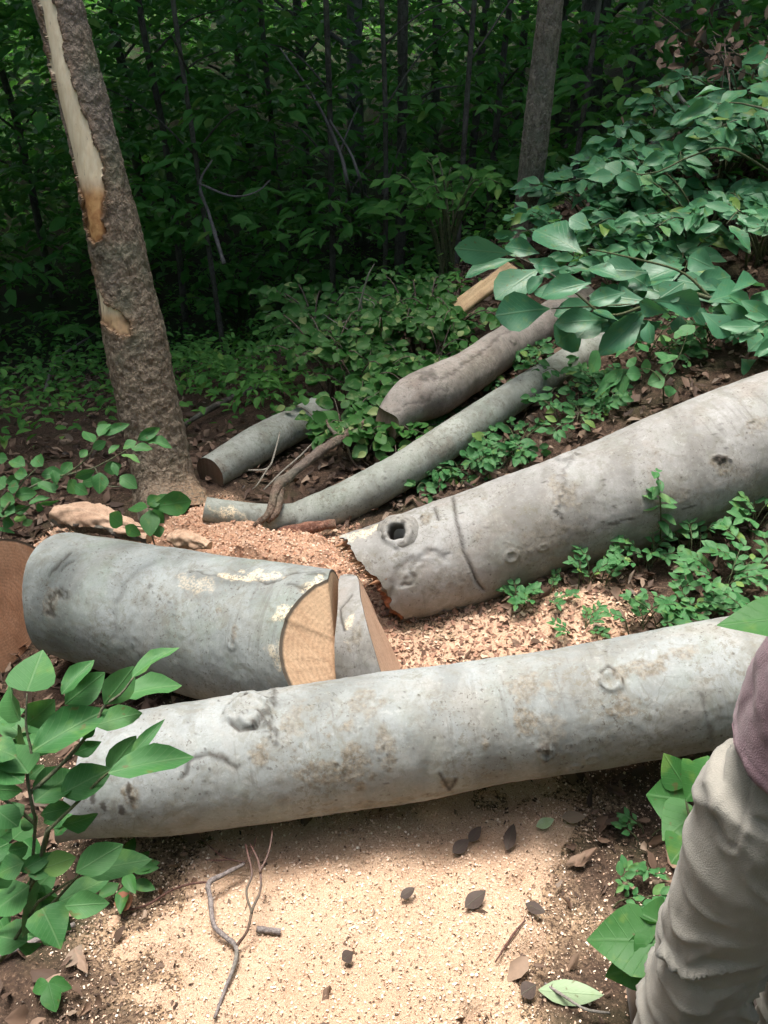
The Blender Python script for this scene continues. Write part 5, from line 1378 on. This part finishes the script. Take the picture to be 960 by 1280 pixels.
def bgtree(px, py, d, w, label, mat, H=10, lean=0, low=True, k=0):
    p = P(px, py, d); b = np.array([p[0], p[1], gz(p[0], p[1])]); rad = w/F*d/2
    root = empty('forest_tree', b, label, 'tree', 'trees of the wood behind')
    r = np.random.default_rng(k+500)
    pts = [b-[0, 0, .2], b+np.array([lean*.5+r.normal(0, .03), 0, 2]), b+np.array([lean*1.2, r.normal(0, .1), 4.5]), b+np.array([lean*2, 2.2, H])]
    V_, F_ = tube(pts, [rad*1.25, rad, rad*.85, rad*.4], 12, 40, .12, k)
    quads_obj('trunk', (V_, F_), mat, root, attrs={'mark': np.zeros((len(V_), 3))})
    for q in range(5):
        z0 = r.uniform(1.2, 4.5) if low else r.uniform(4, 7); a = r.uniform(0, 2*PI)
        s0_ = b+np.array([lean*z0/4, 0, z0]); e_ = s0_+np.array([math.cos(a), math.sin(a), .5])*r.uniform(.6, 1.4)
        VF = tube([s0_, (s0_+e_)/2+[0, 0, .1], e_], [rad*.3+.004, rad*.2+.003, .003], 5, 8)
        quads_obj('branch', VF, mat, root, attrs={'mark': np.zeros((len(VF[0]), 3))})
    crown_obj(root, b+np.array([lean*2, 2.6, H]), k, r.uniform(.85, 1.1))
    return root
BG = [(500, 150, 9.0, 13, 'thin dark tree trunk nearest to the left of the slim tree', 'bark_far', 0),
      (447, 120, 12.5, 20, 'pale grey trunk in the shade at the top centre', 'bark_pale', 0),
      (735, 90, 11.5, 34, 'thick dark trunk right of the slim tree at the top', 'bark_far', 0),
      (590, 150, 10.5, 9, 'very thin dark sapling trunk between the thin dark tree and the slim tree', 'bark_far', .1),
      (618, 100, 9.5, 8, 'thin dark trunk just left of the slim tree', 'bark_far', .15),
      (775, 130, 9.0, 9, 'thin trunk just right of the thick dark trunk', 'bark_far', .1),
      (848, 60, 12.5, 20, 'brownish trunk near the top right behind the pale dead sapling', 'bark', 0),
      (345, 120, 10.0, 7, 'thin dark sapling right of the leaning tree at the top', 'bark_far', -.1),
      (205, 200, 9.5, 8, 'dark sapling standing just right of the leaning tree', 'bark_far', 0),
      (545, 80, 13.5, 11, 'dim trunk far back at the top centre right', 'bark_far', 0),
      (410, 250, 8.5, 7, 'thin dark stem at centre left above the brambles', 'bark_far', .05),
      (700, 70, 13.0, 12, 'dim trunk seen between the slim tree and the thick dark trunk', 'bark_far', 0),
      (20, 150, 11.0, 9, 'thin dark trunk at the far left edge of the wood', 'bark_far', 0),
      (300, 60, 15.0, 16, 'dim broad trunk far back left of centre', 'bark_far', 0),
      (655, 60, 14.0, 9, 'dim thin trunk just behind the slim tree', 'bark_far', 0),
      (900, 40, 11.0, 10, 'thin trunk at the top right above the rusty dead leaves', 'bark_far', 0),
      (480, 200, 8.2, 6, 'very thin dark stem beside the thin dark tree nearest the centre', 'bark_far', -.05),
      (575, 220, 8.0, 6, 'slender sapling stem in shade halfway between the brambles and the slim tree', 'bark_far', .1),
      (262, 250, 8.3, 6, 'thin stem in the dark hollow right of the leaning tree', 'bark_far', -.1),
      (720, 180, 8.0, 6, 'slender dark stem right behind the slim tree', 'bark_far', .12),
      (375, 60, 11.5, 11, 'dim mossy trunk at the top left of centre', 'bark_far', 0),
      (800, 60, 14.0, 14, 'dim trunk between the thick dark trunk and the brownish trunk', 'bark_far', 0),
      (150, 60, 13.0, 12, 'dim trunk right of the bare strip of the leaning tree at the top', 'bark_far', 0)]
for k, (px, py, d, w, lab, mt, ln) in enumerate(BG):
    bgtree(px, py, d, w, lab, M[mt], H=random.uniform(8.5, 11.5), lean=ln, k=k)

r = np.random.default_rng(404)
Cs = []
# understory through the visible part of the wood
N = 2900
px = r.uniform(-260, 1220, N); py = r.uniform(-60, 470, N)
d = 7.6+ (r.random(N)**.95)*20
pts_ = np.array([P(a, b_, c) for a, b_, c in zip(px, py, d)])
g_ = gz(pts_[:, 0], pts_[:, 1]); h = pts_[:, 2]-g_
ok = (h > .05) & (h < 5.5)
# keep the lower left hollow emptier
ok &= ~((py > 330) & (px < 560) & (r.random(N) < .55))
ok &= ~((px > 600) & (py > 230) & (d < 9.5))
pts_ = pts_[ok]; d = d[ok]
V1 = far_leaves(pts_, 30, .30+.03*d, .16, .12+.009*d, r, .5)
# low herbs on the slope behind
N = 620
x = r.uniform(-9, 3, N); y = r.uniform(5.0, 14, N); x[:90] = r.uniform(-4, -.6, 90); y[:90] = r.uniform(4.3, 7, 90); z = gz(x, y)
keep_ = (np.abs(x-1) > .0)
Cp = np.stack([x, y, z+r.uniform(.05, .3, N)], -1)
V2 = far_leaves(Cp[keep_], 22, .22, .3, .075, r, .2)
N = 700
x = r.uniform(1.8, 12, N); y = r.uniform(5.5, 18, N); z = gz(x, y)
px_, py_, _d2 = project(np.stack([x, y, z], -1)); ok3 = (px_ > 985) | (py_ < 60)
V3b = far_leaves(np.stack([x, y, z+r.uniform(.1, .5, N)], -1)[ok3], 22, .35, .3, .12, r, .2)
N = 900
x = r.uniform(-24, 24, N); y = r.uniform(14, 34, N); z = gz(x, y)+r.uniform(.2, 4.5, N)
V3c = far_leaves(np.stack([x, y, z], -1), 24, 1.0, .2, .30, r, .5)
o_ = join_uv([V1, V2, V3b, V3c])
o = mesh_obj('woodland_undergrowth', o_[0], o_[1], M['leaf_wood'], None, o_[2])
tag(o, 'dense dark green undergrowth filling the wood behind the clearing', 'undergrowth', kind='stuff')
# unseen leaf masses added beside and behind the viewer to block low skylight
N = 4200
a = r.uniform(0, 2*PI, N); rad = 7+23*r.random(N)**1.3
x = rad*np.cos(a); y = 3+rad*np.sin(a); z = r.uniform(.3, 10, N)*np.clip((rad-3)/6, .5, 1)
okk = ~((np.abs(x) < .75*y+1.5) & (y > 0) & (z < 5+y*.1)); 
okk &= ~((y > 18) & (np.abs(x) < 22))
C1 = np.stack([x, y, z+gz(x, y)*.6], -1)[okk]
# added leaf roof above the view, with gaps, to shade the back
N = 950
x = r.uniform(-17, 17, N); y = r.uniform(10.5, 19, N); y = np.where((x > -1) & (y < 14) , y+9, y); z = r.uniform(6.0, 11, N)+.05*y
C2 = np.stack([x, y, z], -1)
C2 = C2[fbm(C2*np.array([.28, .28, 0]), 2, 66) > -.05]
xx = r.uniform(-9, -1.3, 850); C2 = np.vstack([C2, np.stack([xx, r.uniform(6.3, 12.5, 850), r.uniform(5, 9, 850)], -1)])  # extra overhead leaves added to keep sun off the left hollow
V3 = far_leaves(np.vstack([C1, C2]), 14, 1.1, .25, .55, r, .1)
o = mesh_obj('light_blocking_foliage', V3[0], V3[1], M['leaf_canopy'], None, V3[2])
tag(o, 'unseen foliage added around and above the clearing to block sky and sun', 'light_blocking_foliage', kind='stuff')

# ------------------------------------------------------------------ person at the right
def remeshed(parts, vox, smooth=6):
    V_, F_ = join(parts)
    q = [tuple(r) if r[3] != r[2] else tuple(r[:3]) for r in F_.tolist()]
    me = bpy.data.meshes.new('tmp'); me.from_pydata(V_.tolist(), [], q)
    ob = bpy.data.objects.new('tmp', me); COL.objects.link(ob)
    m_ = ob.modifiers.new('r', 'REMESH'); m_.mode = 'VOXEL'; m_.voxel_size = vox
    s_ = ob.modifiers.new('s', 'SMOOTH'); s_.iterations = smooth; s_.factor = .5
    dg = bpy.context.evaluated_depsgraph_get(); ev = ob.evaluated_get(dg); em = ev.to_mesh()
    n = len(em.vertices); Vo = np.empty(n*3, np.float32); em.vertices.foreach_get('co', Vo)
    No = np.empty(n*3, np.float32); em.vertices.foreach_get('normal', No)
    Fo = [tuple(p.vertices) for p in em.polygons]
    ev.to_mesh_clear(); bpy.data.objects.remove(ob)
    return Vo.reshape(-1, 3).astype(float), No.reshape(-1, 3).astype(float), Fo
def ell(c, rx, ry, rz, n=14):
    u = np.linspace(0.001, PI-.001, n); v = np.linspace(0, 2*PI, 2*n, endpoint=False)
    V_ = np.stack([rx*np.sin(u)[:, None]*np.cos(v), ry*np.sin(u)[:, None]*np.sin(v), rz*np.cos(u)[:, None]+0*v], -1)+np.array(c)
    return V_.reshape(-1, 3), grid_faces(n, 2*n, True)
def fab(name, a, b, scale=900, bumps=.15):
    t = NT(name); o = t.coord()
    n = t.noise(o, 14, 4, .6); w_ = t.noise(o, scale, 2, .6)
    c = t.mix(t.ramp(n, [(.35, 0.), (.65, 1.)]), a, b); c = t.mix(t.math('MULTIPLY', w_, .35), c, tuple(x*.6 for x in a))
    mk = t.attr('mark'); s_ = t.n('ShaderNodeSeparateColor'); t.l(mk, s_.inputs[0])
    c = t.mix(s_.outputs[0], c, tuple(x*.55 for x in a)); c = t.mix(s_.outputs[1], c, tuple(min(.8, x*1.7) for x in a))
    p_ = t.principled(c, .92, t.bump(t.math('ADD', w_, n), bumps, .004), .15); p_.inputs['Sheen Weight'].default_value = .15
    return t.done(p_.outputs[0])
M['trouser'] = fab('grey_work_trousers', (.25, .24, .21), (.305, .29, .255), 420, .5)
M['shirt'] = fab('mauve_sweatshirt', (.16, .10, .12), (.21, .14, .16), 380, .5)
M['skin'] = fab('skin', (.50, .32, .24), (.54, .35, .27), 200, .05)
M['hair'] = fab('hair', (.05, .035, .025), (.08, .055, .04), 300, .5)
M['boot'] = fab('boot_leather', (.08, .055, .04), (.11, .08, .055), 200, .2)
gx_, gy_ = .66, .95
g0 = gz(gx_, gy_)
root = empty('person', (gx_, gy_, g0), 'person in grey work trousers and mauve sweatshirt standing at the right edge', 'person')
def V3_(*a): return np.array(a, float)
hl, hr_ = V3_(.635, .95, .80), V3_(.83, .93, .80)
kl, kr = V3_(.610, .945, .38), V3_(.86, 1.02, .38)
al, ar = V3_(.600, .93, g0+.09), V3_(.88, .98, gz(.88, .98)+.09)
sl, sr = V3_(.62, .96, 1.36), V3_(.90, .94, 1.37)
el_, er = V3_(.72, 1.0, 1.10), V3_(1.0, 1.06, 1.10)
wl, wr = V3_(.84, 1.14, 1.13), V3_(1.08, 1.25, 1.15)
neck = V3_(.755, .97, 1.44); head = V3_(.755, 1.0, 1.60)
def hand(w_, dr, side):
    dr = dr/np.linalg.norm(dr); sd = np.cross(dr, [0, 0, 1]); sd /= np.linalg.norm(sd); dn = np.cross(sd, dr)
    out = [tube([w_, w_+dr*.05, w_+dr*.10], [.026, .034, .036], 10)]
    for i, l in zip((-1.5, -.5, .5, 1.5), (.062, .075, .072, .056)):
        b_ = w_+dr*.09+sd*i*.019
        out.append(tube([b_, b_+dr*l*.5-dn*0, b_+dr*l*.8+dn*l*.35*-1 if dn[2] > 0 else b_+dr*l*.8+dn*l*.35, b_+dr*l*.85-[0, 0, l*.55]], [.0095, .009, .0085, .0075], 8))
    b_ = w_+dr*.035+sd*side*.025
    out.append(tube([b_, b_+dr*.03+sd*side*.022, b_+dr*.062+sd*side*.02-[0, 0, .01]], [.013, .011, .009], 8))
    return out
body = [tube([hl, kl, al], [.082, .055, .038], 12), tube([hr_, kr, ar], [.082, .055, .038], 12), tube([V3_(.735, .94, .78), V3_(.745, .95, 1.05), V3_(.755, .96, 1.3), V3_(.757, .965, 1.40)], [.13, .12, .14, .08], 16),
        tube([sl, el_, wl], [.05, .04, .028], 12), tube([sr, er, wr], [.05, .04, .028], 12), tube([sl, (sl+sr)/2+[0, 0, .03], sr], [.055, .07, .055], 12),
        tube([neck-[0, 0, .06], neck+[0, .01, .06], head], [.055, .052, .05], 12), ell(head, .074, .092, .112), ell(head+[0, .025, -.07], .05, .06, .045), ell(head+[0, .097, -.01], .012, .018, .022, 8),
        ell(head+[-.078, .0, -.01], .01, .02, .032, 8), ell(head+[.078, .0, -.01], .01, .02, .032, 8), ell(head+[0, .085, -.058], .024, .012, .009, 8),
        ell(head+[-.03, .082, .018], .014, .01, .01, 8), ell(head+[.03, .082, .018], .014, .01, .01, 8),
        tube([al, al+[0, .08, -.05], al+[0, .16, -.06]], [.036, .04, .03], 10), tube([ar, ar+[0, .08, -.05], ar+[0, .16, -.06]], [.036, .04, .03], 10)]
body += hand(wl, V3_(.9, .5, -.05), 1)+hand(wr, V3_(-.1, 1, -.05), -1)
Vb, Nb, Fb = remeshed(body, .0075, 3)
mesh_obj('body', Vb, Fb, M['skin'], root, attrs={'mark': np.zeros((len(Vb), 3))})
# hair cap
Vh, Nh, Fh = remeshed([ell(head+[0, -.015, .025], .083, .095, .105)], .009, 3)
keepv = (Vh[:, 2] > head[2]+.02-.6*(head[1]-Vh[:, 1])) ; keepf = [f for f in Fh if all(keepv[i] for i in f)]
mesh_obj('hair', Vh+Nh*(.004*fbm(Vh*70, 2, 1))[:, None], keepf, M['hair'], root, attrs={'mark': np.zeros((len(Vh), 3))})
# trousers
tr = [tube([hl+[0.005, 0, .02], hl*.55+kl*.45, kl, kl*.5+al*.5, al+[0, 0, .0]], [.118, .108, .094, .088, .086], 20), tube([hr_, hr_*.55+kr*.45, kr, kr*.5+ar*.5, ar], [.118, .106, .094, .088, .082], 20),
      ell(V3_(.735, .945, .84), .185, .135, .14), ell(V3_(.735, .945, .94), .172, .125, .12)]
Vt, Nt, Ft = remeshed(tr, .0075, 8)
# cloth folds: long soft ridges, crowded and slanting around the knee
x_, y_, z_ = Vt.T
ang = np.arctan2(y_-.95, x_-.61)
wv = fbm(Vt*np.array([5, 5, 9]), 2, 9)
kz = np.exp(-((z_-.36)/.16)**2); kz2 = np.exp(-((z_-.12)/.12)**2); kh = np.exp(-((z_-.78)/.12)**2)
ph = z_*62 - (x_-.5)*34 + 4.5*wv
fold = (1-np.abs(np.sin(ph*.5)))**2.6
ph2 = z_*34+(x_-.5)*34+5*fbm(Vt*5, 2, 12); fold2 = (1-np.abs(np.sin(ph2*.5)))**2.8
gate = sstep(-.35, .5, fbm(Vt*np.array([6, 6, 5]), 2, 33)+.1)
disp = .032*fold*kz*(.35+.65*gate)+.018*fold2*kz2+.010*(1-np.abs(np.sin((z_*16-x_*26+3.0*wv))))**2*gate+.005*wv+.004*fbm(Vt*22, 2, 3)*(.3+kz)
mkt = np.zeros((len(Vt), 3))
# pocket seam and side seam
pxx, pyy, dd_ = project(Vt); facing = np.einsum('ij,ij->i', Nt, CAM-Vt) > 0
def pline(pts):
    best = np.full(len(Vt), 1e9)
    for (x0, y0), (x1, y1) in zip(pts[:-1], pts[1:]):
        ex, ey = x1-x0, y1-y0; k = np.clip(((pxx-x0)*ex+(pyy-y0)*ey)/(ex*ex+ey*ey), 0, 1)
        best = np.minimum(best, np.hypot(pxx-x0-k*ex, pyy-y0-k*ey))
    return np.where(facing, best, 1e9)
for pl in ([(882, 985), (893, 1020), (905, 1052), (916, 1058)], [(938, 965), (930, 1010), (920, 1058)]):
    dl = pline(pl); disp -= .002*np.exp(-(dl/4)**2); disp += .0015*np.exp(-((dl-8)/5)**2); mkt[:, 0] = np.maximum(mkt[:, 0], .6*np.exp(-(dl/3.5)**2))
mkt[:, 0] = np.maximum(mkt[:, 0], .25*sstep(.1, .6, fbm(Vt*np.array([7, 7, 4]), 3, 60)))
Vt2 = Vt+Nt*disp[:, None]
mesh_obj('trousers', Vt2, Ft, M['trouser'], root, attrs={'mark': mkt})
# sweatshirt with a hem band, sleeves ending at the wrists
sh = [tube([V3_(.735, .945, .86), V3_(.745, .95, 1.05), V3_(.745, .955, 1.2), V3_(.757, .96, 1.34), V3_(.758, .965, 1.42)], [.192, .185, .172, .160, .075], 24),
      tube([sl, el_, wl*.9+el_*.1], [.075, .06, .042], 14), tube([sr, er, wr*.9+er*.1], [.075, .06, .042], 14)]
Vs, Ns, Fs = remeshed(sh, .008, 6)
hemz = .93-.28*(Vs[:, 0]-.50)            # hem drops towards the person's far side
Vs[:, 2] = np.where(Vs[:, 2] < 1.05, np.maximum(Vs[:, 2], .2), Vs[:, 2])
ds = .010*fbm(Vs*np.array([9, 9, 6]), 3, 4)+.003*fbm(Vs*30, 2, 6)
hb = Vs[:, 2]-hemz
mks = np.zeros((len(Vs), 3))
Vs = Vs+Ns*ds[:, None]
low = hb < .0
Vs[:, 2] = np.where(low, hemz, Vs[:, 2]); 
hb = Vs[:, 2]-hemz; ed = np.exp(-((hb-.012)/.006)**2); Vs = Vs+Ns*(.004*ed)[:, None]; mks[:, 1] = .5*ed
mks[:, 0] = .5*np.exp(-((hb-.028)/.004)**2)
mesh_obj('sweatshirt', Vs, Fs, M['shirt'], root, attrs={'mark': mks})
for a_ in (al, ar):
    bb = [tube([a_+[0, -.01, .10], a_+[0, 0, .0], a_+[0, .03, -.05]], [.055, .052, .05], 14), tube([a_+[0, -.03, -.055], a_+[0, .08, -.05], a_+[0, .2, -.06]], [.045, .05, .04], 14)]
    Vq, Nq, Fq_ = remeshed(bb, .008, 4); Vq[:, 2] = np.maximum(Vq[:, 2], a_[2]-.095)
    mesh_obj('boot', Vq, Fq_, M['boot'], root, attrs={'mark': np.zeros((len(Vq), 3))})

# ------------------------------------------------------------------ light
w = bpy.data.worlds.new('World'); sc.world = w; w.use_nodes = True
nt = w.node_tree; bg = nt.nodes['Background']
sky = nt.nodes.new('ShaderNodeTexSky'); sky.sky_type = 'NISHITA'; sky.sun_disc = False
EL, AZ = math.radians(73), math.radians(-22)       # azimuth from +Y towards +X
sky.sun_elevation = EL; sky.sun_rotation = AZ; sky.air_density = 1.0; sky.dust_density = 6.0; sky.ozone_density = .4
nt.links.new(sky.outputs[0], bg.inputs[0]); bg.inputs[1].default_value = .15
sun = bpy.data.lights.new('sun', 'SUN'); sun.energy = 2.8; sun.angle = math.radians(22); sun.color = (1, .98, .94)
su = bpy.data.objects.new('sun', sun); COL.objects.link(su)
dirv = Vector((math.sin(AZ)*math.cos(EL), math.cos(AZ)*math.cos(EL), math.sin(EL)))
su.rotation_euler = dirv.to_track_quat('Z', 'Y').to_euler(); su.location = (0, 0, 12)
vs = sc.view_settings; vs.view_transform = 'Standard'; vs.look = 'None'; vs.gamma = 1; vs.use_curve_mapping = False
vs.exposure = 1.18
c = sc.cycles; c.max_bounces = 5; c.diffuse_bounces = 3; c.glossy_bounces = 2; c.transmission_bounces = 3; c.transparent_max_bounces = 4
c.use_adaptive_sampling = True; c.adaptive_threshold = .02; c.sample_clamp_indirect = 6; c.caustics_reflective = False; c.caustics_refractive = False
c.use_denoising = True
